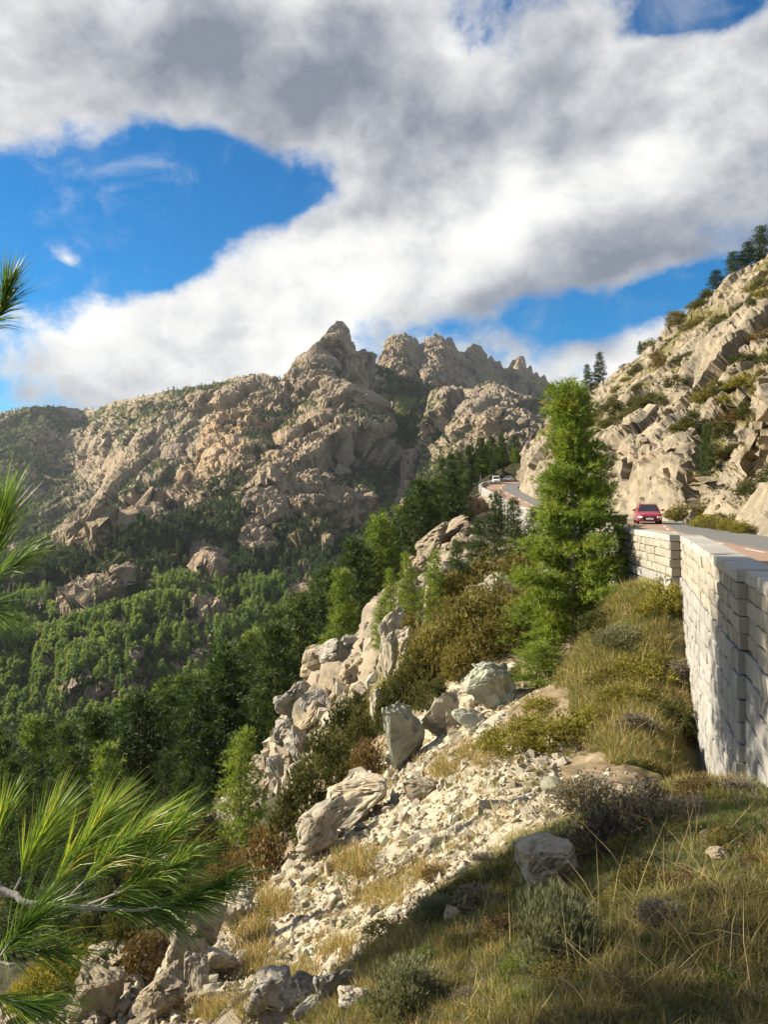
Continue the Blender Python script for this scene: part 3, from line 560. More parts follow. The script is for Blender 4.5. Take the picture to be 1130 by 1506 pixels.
plain_wall('parapet', [(20.95, 166), (22, 178), (24.6, 190), (29, 201), (36, 209)], lambda y: float(zr(y)) + .7, 3.0, 'low pale parapet on the outer edge of the far road bend')
# ---------------------------------------------------------------- vegetation materials
def mat_leaf(name, stops, transl=.3, objvar=.25, rough=.6, tcol_gain=1.5):
    m, g = material(name); t = g.attr('tint'); r = orand(g)
    col = g.ramp(g.m('ADD', t, g.m('MULTIPLY', g.m('SUBTRACT', r, .5), objvar)), stops)
    tc = g.mix(1.0, col, (tcol_gain * 1.05, tcol_gain, tcol_gain * .55), 'MULTIPLY')
    finish(g, col, rough, transl=transl, spec=.3, tcol=tc); return m
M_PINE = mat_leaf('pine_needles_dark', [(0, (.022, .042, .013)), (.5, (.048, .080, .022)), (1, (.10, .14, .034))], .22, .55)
M_PINE_SUN_TINT = mat_leaf('pine_needles_sun_tint', [(0, (.06, .10, .02)), (.5, (.13, .19, .035)), (1, (.24, .30, .06))], .32, .4)  # brighter version of the dark needles, sunlight painted into the colour
M_PINE_LIT = mat_leaf('pine_needles_fresh', [(0, (.075, .12, .02)), (.5, (.17, .235, .04)), (.93, (.27, .33, .07)), (1, (.32, .22, .07))], .34, .05)
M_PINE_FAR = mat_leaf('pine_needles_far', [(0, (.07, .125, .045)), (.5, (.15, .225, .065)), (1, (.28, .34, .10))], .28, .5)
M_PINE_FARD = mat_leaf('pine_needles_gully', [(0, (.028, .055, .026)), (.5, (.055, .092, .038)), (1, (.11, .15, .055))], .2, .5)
M_NEEDLE = mat_leaf('long_needles', [(0, (.035, .07, .013)), (.45, (.11, .19, .033)), (.85, (.23, .33, .055)), (1, (.45, .36, .08))], .40, .05, .4)
LEAF = {'olive': mat_leaf('heath_olive', [(0, (.085, .075, .02)), (.5, (.175, .15, .037)), (1, (.30, .25, .075))], .2),
        'dark': mat_leaf('heath_dark', [(0, (.030, .042, .012)), (.5, (.07, .08, .022)), (1, (.15, .14, .045))], .2),
        'brown': mat_leaf('heath_brown', [(0, (.075, .045, .018)), (.5, (.16, .105, .038)), (1, (.26, .185, .07))], .15),
        'broom': mat_leaf('broom_yellow_green', [(0, (.11, .105, .016)), (.5, (.22, .20, .034)), (1, (.36, .31, .07))], .25),
        'green': mat_leaf('fresh_green', [(0, (.05, .075, .014)), (.5, (.11, .15, .028)), (1, (.20, .22, .05))], .3),
        'sage': mat_leaf('sage_grey_green', [(0, (.085, .095, .055)), (.5, (.16, .17, .09)), (1, (.27, .27, .16))], .15),
        'lavender': mat_leaf('dry_grey_brown', [(0, (.075, .065, .05)), (.5, (.15, .13, .095)), (1, (.25, .21, .15))], .1),
        'straw': mat_leaf('straw_grass', [(0, (.15, .105, .035)), (.5, (.29, .215, .085)), (1, (.44, .35, .17))], .25),
        'grass': mat_leaf('mixed_grass', [(0, (.075, .09, .02)), (.5, (.165, .17, .042)), (1, (.30, .25, .09))], .25),
        'mat': mat_leaf('dark_green_mat', [(0, (.032, .042, .012)), (.5, (.062, .07, .02)), (1, (.12, .11, .038))], .2)}
m, g = material('bark'); pn = opos(g)
finish(g, g.mix(g.noise(g.vm('MULTIPLY', pn, (1, 1, .25)), 9, 5, .7), (.10, .075, .06), (.27, .225, .19)), .9, g.noise(g.vm('MULTIPLY', pn, (1, 1, .25)), 14, 5, .7), .8, .03); M_BARK = m
m, g = material('pale_bark'); pn = opos(g)
finish(g, g.mix(g.noise(pn, 30, 5, .7), (.16, .14, .12), (.36, .33, .30)), .9, g.noise(pn, 60, 4, .7), .7, .004); M_BARK2 = m

def unit(a): return a / (np.linalg.norm(a, axis=-1, keepdims=True) + 1e-9)
def blades(C, D, L, w, k, spread, rng, curve=0.0, tint=None, segs=1, base=0.0):
    """k needle- or leaf-shaped blades per tuft: C centres, D directions, L lengths"""
    n = len(C); C = np.repeat(C, k, 0); D = np.repeat(D, k, 0); L = np.repeat(L, k) * rng.uniform(.7, 1.15, n * k)
    d = unit(D + rng.normal(0, spread, (n * k, 3))); side = unit(np.cross(d, rng.normal(0, 1, (n * k, 3)))) * (np.repeat(w, k) if np.ndim(w) else w)[..., None] if np.ndim(w) else unit(np.cross(d, rng.normal(0, 1, (n * k, 3)))) * w
    C = C + d * (L * base)[:, None]
    tn = (np.repeat(tint, k) if tint is not None else rng.uniform(.2, .8, n * k)) + rng.normal(0, .12, n * k)
    if segs == 1:
        V = np.stack([C - side, C + side, C + d * L[:, None]], 1).reshape(-1, 3); i = np.arange(n * k) * 3
        return V, np.stack([i, i + 1, i + 2], 1), np.repeat(np.clip(tn, 0, 1), 3)
    g_ = np.zeros((n * k, 3)); g_[:, 2] = -curve; mid = C + d * (L * .55)[:, None] + g_ * (L * .25)[:, None]; tip = C + unit(d + g_ * 1.1) * L[:, None]
    V = np.stack([C - side, C + side, mid - side * .8, mid + side * .8, tip], 1).reshape(-1, 3); i = np.arange(n * k) * 5
    Fc = np.concatenate([np.stack([i, i + 1, i + 3], 1), np.stack([i, i + 3, i + 2], 1), np.stack([i + 2, i + 3, i + 4], 1)])
    return V, Fc, np.repeat(np.clip(tn, 0, 1), 5)
def tube(pts, rad_, sides=5):
    pts = np.asarray(pts, float); n = len(pts); t = unit(np.gradient(pts, axis=0)); up = np.where(np.abs(t[:, 2:3]) > .9, np.array([[1., 0, 0]]), np.array([[0, 0, 1.]]))
    a = unit(np.cross(t, up)); b = np.cross(t, a); an = np.arange(sides) / sides * 2 * math.pi
    V = (pts[:, None] + (np.cos(an)[None, :, None] * a[:, None] + np.sin(an)[None, :, None] * b[:, None]) * np.asarray(rad_)[:, None, None]).reshape(-1, 3)
    Fc = np.array([(i * sides + k, i * sides + (k + 1) % sides, (i + 1) * sides + (k + 1) % sides, (i + 1) * sides + k) for i in range(n - 1) for k in range(sides)])
    return V, Fc
class Geo:
    def __init__(s): s.V = []; s.F = []; s.T = []; s.n = 0
    def add(s, V, Fc, t=None):
        s.V.append(V); s.F.append(np.asarray(Fc) + s.n); s.T.append(t if t is not None else np.full(len(V), .5)); s.n += len(V)
    def mesh(s, name, mat, smooth=False):
        me = mesh_np(name, np.concatenate(s.V), [f for f in s.F] if len({f.shape[1] for f in s.F}) > 1 else np.concatenate(s.F), smooth, [mat]); put_attr(me, 'tint', np.concatenate(s.T)); return me

def make_pine(seed, h, rmax, prof, nbr, clumps, tufts, tl, k, w, mat, bare=.1, spread=.55, bark=None, crad=.3, up=.5, lean=(0, 0), trunk_r=None, tiers=0):
    rng = np.random.default_rng(seed); T = Geo(); Cn = Geo()
    zs = np.linspace(0, h, 9); wob = np.c_[np.cumsum(rng.normal(0, .012 * h, 9)), np.cumsum(rng.normal(0, .012 * h, 9))] * np.linspace(0, 1, 9)[:, None]
    tr = np.c_[wob[:, 0] + lean[0] * zs, wob[:, 1] + lean[1] * zs, zs]; r0 = trunk_r or h * .018
    T.add(*tube(tr, r0 * (1 - .93 * zs / h) ** .9 + .004 * h * (zs < .1), 7))
    cen, cd, ct = [], [], []
    for b in range(nbr):
        fz = bare + (1 - bare) * ((b + rng.uniform(0, 1)) / nbr) ** .92
        if tiers: fz = (math.floor(fz * tiers) + .5 + rng.normal(0, .10)) / tiers
        if fz > .985: continue
        a = b * 2.399 + rng.normal(0, .35); ln = max(.06 * h, rmax * prof(fz) * rng.uniform(.58, 1.15)); p0 = np.array([np.interp(fz * h, zs, tr[:, i]) for i in range(3)])
        el = np.interp(fz, [0, .3, .7, 1], [-.12, .08, .35, .95]) + rng.normal(0, .1); dr = np.array([math.cos(a) * math.cos(el), math.sin(a) * math.cos(el), math.sin(el)])
        ss = np.linspace(0, 1, 5); br = p0 + dr * (ss * ln)[:, None] + np.array([0, 0, 1.]) * (.16 * ln * ss ** 2.2)[:, None]
        T.add(*tube(br, np.maximum(r0 * .30 * (1 - fz * .6) * (1 - .85 * ss), .0012 * h), 4))
        lat = np.array([-math.sin(a), math.cos(a), 0])
        nc_ = max(1, int(clumps * (ln / rmax) + rng.uniform(0, 1)))
        for c in range(nc_):
            s_ = rng.uniform(.30, 1.02) if c else 1.0; off = rng.normal(0, .20) * ln * s_ * (1.15 - .4 * s_)
            q = np.array([np.interp(s_, ss, br[:, i]) for i in range(3)]) + lat * off + np.array([0, 0, rng.uniform(0, .10) * ln])
            nt = max(2, int(tufts * rng.uniform(.7, 1.3))); P = q + rng.normal(0, 1, (nt, 3)) * crad * np.array([1, 1, .5])
            od = unit(P - q + dr * crad * .8 + np.array([0, 0, up]) * crad * 2); base_t = np.clip(rng.normal(.5, .18), 0, 1)
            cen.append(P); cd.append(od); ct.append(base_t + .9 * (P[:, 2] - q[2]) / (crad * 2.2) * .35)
    top = tr[-1]; P = top + rng.normal(0, 1, (tufts * 2, 3)) * crad * np.array([.4, .4, 1.0]); cen.append(P); cd.append(unit(P - top + np.array([0, 0, crad]))); ct.append(np.full(len(P), .6))
    Cc = np.concatenate(cen); Dd = np.concatenate(cd); tt = np.concatenate(ct)
    V, Fc, t = blades(Cc, Dd, np.full(len(Cc), tl), w, k, spread, rng, tint=tt); Cn.add(V, Fc, t)
    return T.mesh('trunk', bark or M_BARK, True), Cn.mesh('crown', mat)
def plant(name, parts, loc, rotz, sc, label, cat, group=None):
    root = bpy.data.objects.new(name, None); COL.objects.link(root); root.location = loc; root.rotation_euler = (0, 0, rotz); root.scale = (sc,) * 3 if np.isscalar(sc) else sc
    root.empty_display_size = .1
    for nm, me in parts: link(nm, me, root)
    return tag(root, label, cat, group)

# ---------------------------------------------------------------- rocks
def rock_geo(seed, n=13, box=(1, 1, 1), sub=0, rough=.05, flat=.0):
    rng = np.random.default_rng(seed); p = rng.uniform(-1, 1, (n, 3)); p = p / (np.abs(p) ** 4).sum(1, keepdims=True) ** .25 * rng.uniform(.82, 1, (n, 1)) * np.array(box) * .5
    bm = bmesh.new()
    for q in p: bm.verts.new(q)
    r = bmesh.ops.convex_hull(bm, input=bm.verts); bmesh.ops.delete(bm, geom=[v for v in r['geom_interior'] if isinstance(v, bmesh.types.BMVert)] , context='VERTS')
    if sub:
        bmesh.ops.bevel(bm, geom=bm.edges[:], offset=.05 * min(box), segments=1, affect='EDGES', clamp_overlap=True)
        bmesh.ops.triangulate(bm, faces=bm.faces[:]); bmesh.ops.subdivide_edges(bm, edges=bm.edges[:], cuts=sub, use_grid_fill=True); bmesh.ops.triangulate(bm, faces=bm.faces[:])
    bm.normal_update(); V = np.array([v.co[:] for v in bm.verts]); N = np.array([v.normal[:] for v in bm.verts]); Fc = np.array([[v.index for v in f.verts] for f in bm.faces if len(f.verts) == 3]); 
    bm.verts.index_update(); Fc = np.array([[v.index for v in f.verts] for f in bm.faces]); bm.free()
    if sub:
        dd, cr, hh = rock_disp(V + seed * 3.1, .36, 1.2, seed, .05); d2, cr, hh = rock_disp(V + seed * 1.7, .14, 1.2, seed + 3, .05); V = V + N * (rough * (1.5 * dd + .6 * d2 + .7 * fbm(V * 3.2 + seed, 4, seed)))[:, None]
    return V, Fc
STONES = [[mesh_np('stone', *rock_geo(300 + i, 12, (1, R.uniform(.6, 1), R.uniform(.45, .8))), False, [mt]) for i in range(7)] for mt in (M_PALE, M_GREENROCK, M_TAN)]
BIG = [mesh_np('boulder', *rock_geo(400 + i, 14, (1, R.uniform(.7, 1), R.uniform(.6, 1)), 3, .05), True, [M_TAN]) for i in range(6)]
def boulder(u, v, wpx, hpx, tint, label, seed, name='boulder', cat='boulder', group=None, depth=.8, tilt=0.0, sink=.12, Y=None, n=13, sub=4, parent=None):
    b = hit(u, v) if Y is None else at(u, v, Y); Y = b[1]; w, h = wpx / F * Y, hpx / F * Y
    V, Fc = rock_geo(seed, n, (1, 1, 1), sub + 3, .042); ext = V.max(0) - V.min(0); V = (V - (V.max(0) + V.min(0)) / 2) / ext * np.array([w, w * depth, h * (1 + sink)])
    c, s_ = math.cos(tilt), math.sin(tilt); V = np.c_[V[:, 0] * c - V[:, 2] * s_, V[:, 1], V[:, 0] * s_ + V[:, 2] * c]; V[:, 2] -= V[:, 2].min()
    me = mesh_np(name, V, Fc, False, [{'tan': M_TAN, 'pale': M_PALE, 'green': M_GREENROCK, 'grey': M_GREY}[tint]])
    o = link(name, me, parent, (b[0], b[1] + w * depth * .3, b[2] - h * sink))
    if parent is None: tag(o, label, cat, group)
    return o
boulder(812, 1312, 100, 68, 'pale', 'pale grey boulder sitting in the shaded grass of the near bank', 501, depth=.8, n=16)
boulder(593, 1130, 66, 92, 'green', 'upright greenish grey block standing at the top of the scree', 502, depth=.7, n=11)
boulder(652, 1085, 52, 72, 'pale', 'pale leaning block close beside the upright greenish block', 503, tilt=-.25, n=11)
boulder(722, 1045, 84, 66, 'green', 'broad greenish slab with a dark hollow under its edge', 504, tilt=.2)
boulder(690, 1075, 50, 30, 'green', 'low flat greenish slab below the leaning block', 505)
boulder(525, 1212, 105, 50, 'pale', 'long smooth pale slab at the foot of the greenish block', 506, tilt=.45, depth=.9)
boulder(470, 1262, 90, 55, 'pale', 'wide pale slab partly buried under the scree', 507, tilt=.6)
boulder(620, 1178, 56, 26, 'tan', 'warm tan flat rock among the small scree', 508)
boulder(750, 1005, 46, 26, 'pale', 'small pale rock slab under the low green pine branch', 509)
RIDGE = 'pale rock teeth along the shrubby crest'
for i, (u, v, w, h, t) in enumerate([(578, 960, 46, 66, 0), (600, 915, 44, 56, .1), (572, 1002, 30, 70, -.1), (600, 965, 34, 40, .2), (648, 905, 52, 56, .1), (625, 890, 40, 36, 0), (556, 1062, 28, 50, 0), (592, 1002, 30, 44, 0)]):
    boulder(u, v, w, h, 'pale', 'pale weathered rock tooth on the shrubby crest', 520 + i, name='crest_rock', cat='rock', group=RIDGE, tilt=t, n=12, sub=3)
for i, (u, v, w, h, t) in enumerate([(738, 885, 46, 42, .0), (708, 888, 46, 26, .2), (790, 868, 70, 28, 0), (890, 890, 40, 36, 0)]):
    boulder(u, v, w, h, 'pale', ['pale angular rock on the crest above the olive heath', 'low pale rock beside the angular crest rock', 'heap of broken pale rock under the tall bright pine', 'pale rock in the shade behind the tall bright pine'][i], 540 + i, tilt=t, sub=3)
for i, (u, v, w, h, t) in enumerate([(470, 1010, 80, 46, .3), (500, 985, 70, 50, .4), (440, 1060, 70, 56, .5), (455, 1090, 60, 40, .6), (420, 1110, 46, 40, .5), (410, 1160, 30, 50, .5), (520, 1010, 50, 40, .2), (470, 1060, 50, 50, .6), (440, 1130, 40, 60, .7)]):
    boulder(u, v, w, h, 'grey' if i % 3 else 'tan', 'grey fractured rock of the ridge beside the dark pine wood', 550 + i, name='ridge_rock', cat='rock', group='fractured rocks on the ridge beside the wood', tilt=t, sub=3, depth=1.2)
for i, (u, v, w, h, t) in enumerate([(668, 800, 60, 26, .6), (645, 785, 44, 34, .4), (690, 770, 56, 36, .7), (640, 825, 70, 30, .6), (612, 850, 40, 30, .3), (680, 812, 40, 30, .6), (600, 842, 26, 24, .2), (705, 755, 30, 24, .6)]):
    boulder(u, v, w, h, 'tan', 'tan rock slab below the far bend of the road', 570 + i, name='rock_slab', cat='rock', group='rock slabs below the far road bend', tilt=t, sub=3, depth=1.3)
LOW = ['grey brown boulder with a flat bright face beside yellow broom', 'tall cracked pale slab beside the dark rock hollow', 'leaning pale slab over the dark rock hollow', 'narrow upright pale slab beneath the rock hollow', 'broad tan rock at the lower edge of the scree', 'pale rock rib running up to the brown heath', 'blocky tan rock under the pine branch tip', 'squat pale rock between the hollow and the straw grass', 'warm pinkish slab next to the brown heath']
for i, (u, v, w, h, t, tn) in enumerate([(138, 1500, 84, 66, 0, 'tan'), (262, 1440, 46, 90, .15, 'pale'), (300, 1400, 56, 70, -.3, 'pale'), (285, 1470, 44, 60, .1, 'pale'), (230, 1506, 90, 50, .4, 'tan'), (345, 1370, 60, 50, .6, 'pale'), (300, 1350, 46, 34, .2, 'tan'), (325, 1450, 56, 50, .3, 'pale'), (220, 1440, 50, 60, .5, 'tan')]):
    boulder(u, v, w, h, tn, LOW[i], 590 + i, name='rock', cat='rock', tilt=t, sub=4, n=10)
for i, (u, v, w, h) in enumerate([(400, 1506, 60, 50), (440, 1490, 66, 44), (490, 1480, 60, 50), (455, 1506, 50, 30), (520, 1490, 50, 30), (380, 1500, 40, 30)]):
    boulder(u, v, w, h, 'grey', 'blue grey rubble rock at the shaded edge of the bank', 610 + i, name='rubble_rock', cat='rock', group='grey rubble at the bank edge', sub=3, n=10)
for i, (u, v, w, h) in enumerate([(1045, 1240, 26, 14), (1060, 1268, 34, 16), (666, 1362, 26, 24), (700, 1385, 18, 12)]):
    boulder(u, v, w, h, 'tan', ['small pale stone in the bright green grass', 'flat tan stone in the bright green grass', 'small brown stone in the dark matted grass', 'tiny brown stone below the dark matted grass'][i], 620 + i, name='stone', cat='stone', sub=2, n=10)
# loose stones of the scree: sampled on the slope where scree lies
def sample_slope(n, ylo, yhi, key, thr, tl=-.52, th=.52, seed=1, power=1.0):
    rng = np.random.default_rng(seed); out = []
    while sum(map(len, out)) < n:
        y = np.exp(rng.uniform(math.log(ylo), math.log(yhi), 6000)); t = rng.uniform(tl, th, 6000); x = t * y; c = cover(x, y); ok = (c[key] > thr + rng.uniform(0, .25, 6000)) & (x < lx(y) - .5); out.append(np.c_[x, y][ok])
        if len(out) > 60: break
    q = np.concatenate(out)[:n]; return np.c_[q, surf(q[:, 0], q[:, 1])]
SQ = sample_slope(300, 8.5, 26, 's', .28, seed=21)
for i, q in enumerate(SQ):
    s_ = q[1] / 12 * float(np.clip(R.lognormal(-1.75, .5), .09, .5)); kind = R.choice(3, p=[.66, .12, .22]); me = STONES[kind][R.integers(7)]
    o = link('scree_stone', me, None, q + np.array([0, 0, -.02 * s_]), R.uniform(0, 6.28, 3), (s_, s_ * R.uniform(.7, 1.1), s_ * R.uniform(.7, 1)))
    tag(o, 'loose angular stone lying on the sunlit scree', 'stone', 'loose stones on the scree')

# scattering of what nobody could count: points with rotation, scale and variant, instanced by one geometry-node tree
def scatter(name, protos, P, rot, scl, idx, label, cat):
    coll = bpy.data.collections.new(name + '_source')
    for k, (me) in enumerate(protos):
        o = bpy.data.objects.new('%s_piece' % name, me); coll.objects.link(o)
    pm = bpy.data.meshes.new(name); pm.vertices.add(len(P)); pm.vertices.foreach_set('co', np.asarray(P, np.float32).ravel())
    a = pm.attributes.new('rot', 'FLOAT_VECTOR', 'POINT'); a.data.foreach_set('vector', np.asarray(rot, np.float32).ravel())
    a = pm.attributes.new('scl', 'FLOAT_VECTOR', 'POINT'); s3 = np.asarray(scl, np.float32); s3 = np.repeat(s3[:, None], 3, 1) if s3.ndim == 1 else s3; a.data.foreach_set('vector', s3.ravel())
    a = pm.attributes.new('idx', 'INT', 'POINT'); a.data.foreach_set('value', np.asarray(idx, np.int32))
    t = bpy.data.node_groups.new(name + '_nodes', 'GeometryNodeTree'); t.interface.new_socket('Geometry', in_out='INPUT', socket_type='NodeSocketGeometry'); t.interface.new_socket('Geometry', in_out='OUTPUT', socket_type='NodeSocketGeometry')
    N = t.nodes; gi = N.new('NodeGroupInput'); go = N.new('NodeGroupOutput'); ip = N.new('GeometryNodeInstanceOnPoints'); ci = N.new('GeometryNodeCollectionInfo')
    ci.inputs['Collection'].default_value = coll; ci.inputs['Separate Children'].default_value = True; ci.inputs['Reset Children'].default_value = True
    def na(nm, ty): n = N.new('GeometryNodeInputNamedAttribute'); n.data_type = ty; n.inputs[0].default_value = nm; return n.outputs[0]
    L = t.links; L.new(gi.outputs[0], ip.inputs['Points']); L.new(ci.outputs[0], ip.inputs['Instance']); ip.inputs['Pick Instance'].default_value = True
    er = N.new('FunctionNodeEulerToRotation'); L.new(na('rot', 'FLOAT_VECTOR'), er.inputs[0]); L.new(er.outputs[0], ip.inputs['Rotation'])
    L.new(na('idx', 'INT'), ip.inputs['Instance Index']); L.new(na('scl', 'FLOAT_VECTOR'), ip.inputs['Scale']); L.new(ip.outputs[0], go.inputs[0])
    o = link(name, pm); md = o.modifiers.new('scatter', 'NODES'); md.node_group = t
    return tag(o, label, cat, kind='stuff')
rng = np.random.default_rng(5)
q = sample_slope(13000, 6.5, 34, 's', .16, seed=22); n = len(q)
s_ = q[:, 1] / 12 * np.clip(rng.lognormal(-3.0, .75, n), .015, .26)
scatter('rubble', sum(STONES, []), q + np.c_[np.zeros((n, 2)), 0 * s_], rng.uniform(0, 6.28, (n, 3)), s_, rng.choice(21, n, p=[.094] * 7 + [.013] * 7 + [(1 - .094 * 7 - .013 * 7) / 7] * 7), 'small broken stone of the scree', 'rubble')
q2 = sample_slope(6000, 8, 62, 'r', .22, seed=23); n = len(q2); s_ = q2[:, 1] / 12 * np.clip(rng.lognormal(-1.9, .65, n), .03, .45)
scatter('rubble', STONES[0] + STONES[2], q2, rng.uniform(0, 6.28, (n, 3)), s_, rng.integers(0, 14, n), 'broken stones on the rock ridges', 'rubble')

# angular blocks standing out of the hillside: parts of the hillside
hid = np.where((HP[:, 0] / HP[:, 1] < .56) & (HBr > 1.5) & (hg < .45) & (HP[:, 1] > 30))[0]
wgt = 1.0 / HP[hid, 1]; pick = R.choice(hid, 150, replace=False, p=wgt / wgt.sum())
HBLK = [mesh_np('rock', *rock_geo(450 + i, 12, (1, R.uniform(.6, 1), R.uniform(.6, 1)), 0), False, [M_TAN]) for i in range(8)]
for i in pick:
    s_ = float(np.clip(R.lognormal(-.1, .5), .4, 2.6)) * HP[i, 1] / 62
    link('rock', HBLK[R.integers(8)], hillside, HP[i] - np.array([-.15, 0, .1]) * s_, R.uniform(0, 6.28, 3), (s_, s_ * R.uniform(.7, 1), s_ * R.uniform(.6, 1)))

# ---------------------------------------------------------------- shrubs and grass
def make_shrub(seed, n_cl, tufts, tl, k, w, spread, mat, flat=.75, upright=.6, stems=7):
    rng = np.random.default_rng(seed); G = Geo(); St = Geo(); cen, dr, tt = [], [], []
    for i in range(n_cl):
        a, e = rng.uniform(0, 6.28), math.asin(rng.uniform(.02, 1)); r = rng.uniform(.55, 1.0) ** .6
        c = np.array([math.cos(a) * math.cos(e) * .5, math.sin(a) * math.cos(e) * .5, math.sin(e) * flat]) * r * rng.uniform(.82, 1.1)
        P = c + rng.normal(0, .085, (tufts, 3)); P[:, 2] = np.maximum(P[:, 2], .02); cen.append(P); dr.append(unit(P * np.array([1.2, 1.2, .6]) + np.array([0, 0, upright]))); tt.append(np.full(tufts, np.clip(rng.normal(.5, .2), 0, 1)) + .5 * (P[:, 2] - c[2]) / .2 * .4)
        if i < stems: St.add(*tube(np.array([[rng.normal(0, .04), rng.normal(0, .04), -.12], c * .5, c]), [.022, .014, .005], 4))
    Cc = np.concatenate(cen); V, Fc, t = blades(Cc, np.concatenate(dr), np.full(len(Cc), tl), w, k, spread, rng, tint=np.concatenate(tt)); G.add(V, Fc, t)
    return [('stem', St.mesh('stem', M_BARK, True)), ('foliage', G.mesh('foliage', mat))]
SHRUB = {}
for kind in ('olive', 'dark', 'brown', 'broom', 'green', 'lavender'):
    SHRUB[kind] = [make_shrub(700 + 10 * i + len(kind), 46, 22, .085, 5, .010, .5, LEAF[kind], .7 if kind != 'broom' else .55) for i in range(3)]
SHRUB['sage'] = [make_shrub(770 + i, 60, 26, .13, 7, .006, .22, LEAF['sage'], .8, 1.6, 16) for i in range(2)]
def shrub(kind, u, v, wpx, hpx, label, group=None, loc=None, name='heath_shrub'):
    b = hit(u, v) if loc is None else loc; Y = b[1]; w = wpx / F * Y; h = hpx / F * Y
    return plant(name, SHRUB[kind][R.integers(len(SHRUB[kind]))], (b[0], b[1] + .25 * w, b[2] - .06 * h), R.uniform(0, 6.28), (w, w, h / .72), label, 'shrub', group)
OL = [(665, 900, 70, 62), (720, 872, 90, 56), (772, 858, 70, 46), (690, 955, 100, 84), (745, 958, 80, 66), (640, 1012, 90, 90), (700, 985, 80, 60), (655, 965, 70, 70), (615, 1000, 50, 60), (730, 915, 70, 60), (700, 905, 60, 46), (770, 930, 50, 50), (605, 940, 36, 40), (785, 900, 40, 40), (680, 1000, 60, 50)]
for a in OL: shrub('olive', *a, 'olive yellow heath shrub on the crest between pale rocks', 'olive heath on the crest')
DK = [(610, 1040, 64, 84), (575, 1075, 44, 70), (505, 1105, 56, 76), (480, 1160, 80, 84), (450, 1215, 76, 84), (530, 1100, 46, 60), (420, 1240, 60, 70), (640, 1050, 50, 50), (460, 1250, 60, 50), (500, 1150, 60, 60), (525, 1065, 36, 40)]
for a in DK: shrub('dark', *a, 'dark green heath shrub in the hollow beside the greenish block', 'dark heath in the hollow')
for a, l in zip([(540, 1150, 60, 62), (382, 1310, 74, 90), (345, 1325, 50, 70), (205, 1440, 80, 60)], ['rust brown heath shrub pressed against the greenish block', 'large golden brown heath shrub under the small pine', 'smaller brown heath shrub beside the golden brown one', 'faded brown heath between yellow broom and pale slabs']): shrub('brown', *a, l)
for a in [(760, 1112, 90, 46), (730, 1100, 50, 34), (840, 1102, 110, 50), (800, 1052, 60, 28), (885, 1072, 80, 36), (780, 1082, 60, 34), (930, 1040, 80, 34)]: shrub('broom', *a, 'low rounded yellow green broom cushion on the grassy slope', 'broom cushions on the slope', name='broom_cushion')
for a in [(90, 1470, 80, 66), (130, 1445, 60, 56), (60, 1450, 50, 50), (40, 1490, 70, 60)]: shrub('broom', *a, 'bright yellow broom bush beside the grey brown boulder', 'yellow broom at the rock foot', name='broom_bush')
for a in [(175, 1400, 44, 70), (150, 1380, 50, 60), (120, 1400, 50, 50)]: shrub('dark', *a, 'dark green bush behind the yellow broom', 'dark bushes behind the broom', name='dark_bush')
for a in [(300, 1275, 70, 60), (265, 1305, 80, 56), (325, 1290, 50, 50), (235, 1335, 80, 60), (285, 1340, 60, 46), (190, 1350, 90, 60), (310, 1315, 46, 40)]: shrub('dark' if a[0] % 2 else 'brown', *a, 'bush on the steep ground under the half grown pine', 'bushes under the half grown pine', name='slope_bush')
for a, kd, l in zip([(985, 900, 74, 56), (960, 1000, 100, 40), (1000, 1085, 60, 50), (905, 1010, 70, 30), (890, 930, 60, 34), (925, 955, 80, 26), (1003, 1010, 40, 36), (940, 1085, 60, 32)], ['broom', 'broom', 'dark', 'olive', 'dark', 'sage', 'lavender', 'lavender'], ['yellow green broom against the foot of the wall', 'wide yellow green broom in the middle of the grassy slope', 'dark bush at the base of the tall wall', 'small olive bush above the yellow cushions', 'dark bush in the shade of the tall pine', 'pale grey green cushion above the olive bush', 'dry grey bush touching the tall wall', 'dry grey brown bush above the shaded bank']): shrub(kd, *a, l)
shrub('sage', 828, 1425, 120, 92, 'grey green sage bush standing before the pale grey boulder', name='sage_bush'); shrub('sage', 600, 1506, 110, 66, 'grey green sage bush at the lower edge of the bank', name='sage_bush')
for a in [(885, 1260, 90, 80), (930, 1240, 90, 70), (870, 1190, 90, 40), (960, 1200, 70, 50)]: shrub('lavender', *a, 'dry grey brown lavender like bush behind the pale boulder', 'dry bushes on the bank', name='dry_bush')
hid = np.where((HP[:, 0] / HP[:, 1] < .54) & (HBr > .8) & (hg > .42) & (HP[:, 1] > 30))[0]; pick = R.choice(hid, 230, replace=False, p=(1 / HP[hid, 1] ** .7) / (1 / HP[hid, 1] ** .7).sum())
for i in pick:
    k_ = R.choice(['dark', 'olive', 'brown', 'broom'], p=[.42, .33, .17, .08]); s_ = float(R.uniform(.7, 1.7)) * (HP[i, 1] / 55) ** .6
    plant('hillside_shrub', SHRUB[k_][R.integers(3)], HP[i] - np.array([0, 0, .1 * s_]), R.uniform(0, 6.28), (s_ * 1.5, s_ * 1.5, s_), {'dark': 'low dark green shrub among the hillside rocks', 'olive': 'low olive shrub among the hillside rocks', 'brown': 'low brown shrub among the hillside rocks', 'broom': 'low yellow green shrub among the hillside rocks'}[k_], 'shrub', {'dark': 'dark', 'olive': 'olive', 'brown': 'brown', 'broom': 'yellow green'}[k_] + ' shrubs on the hillside')
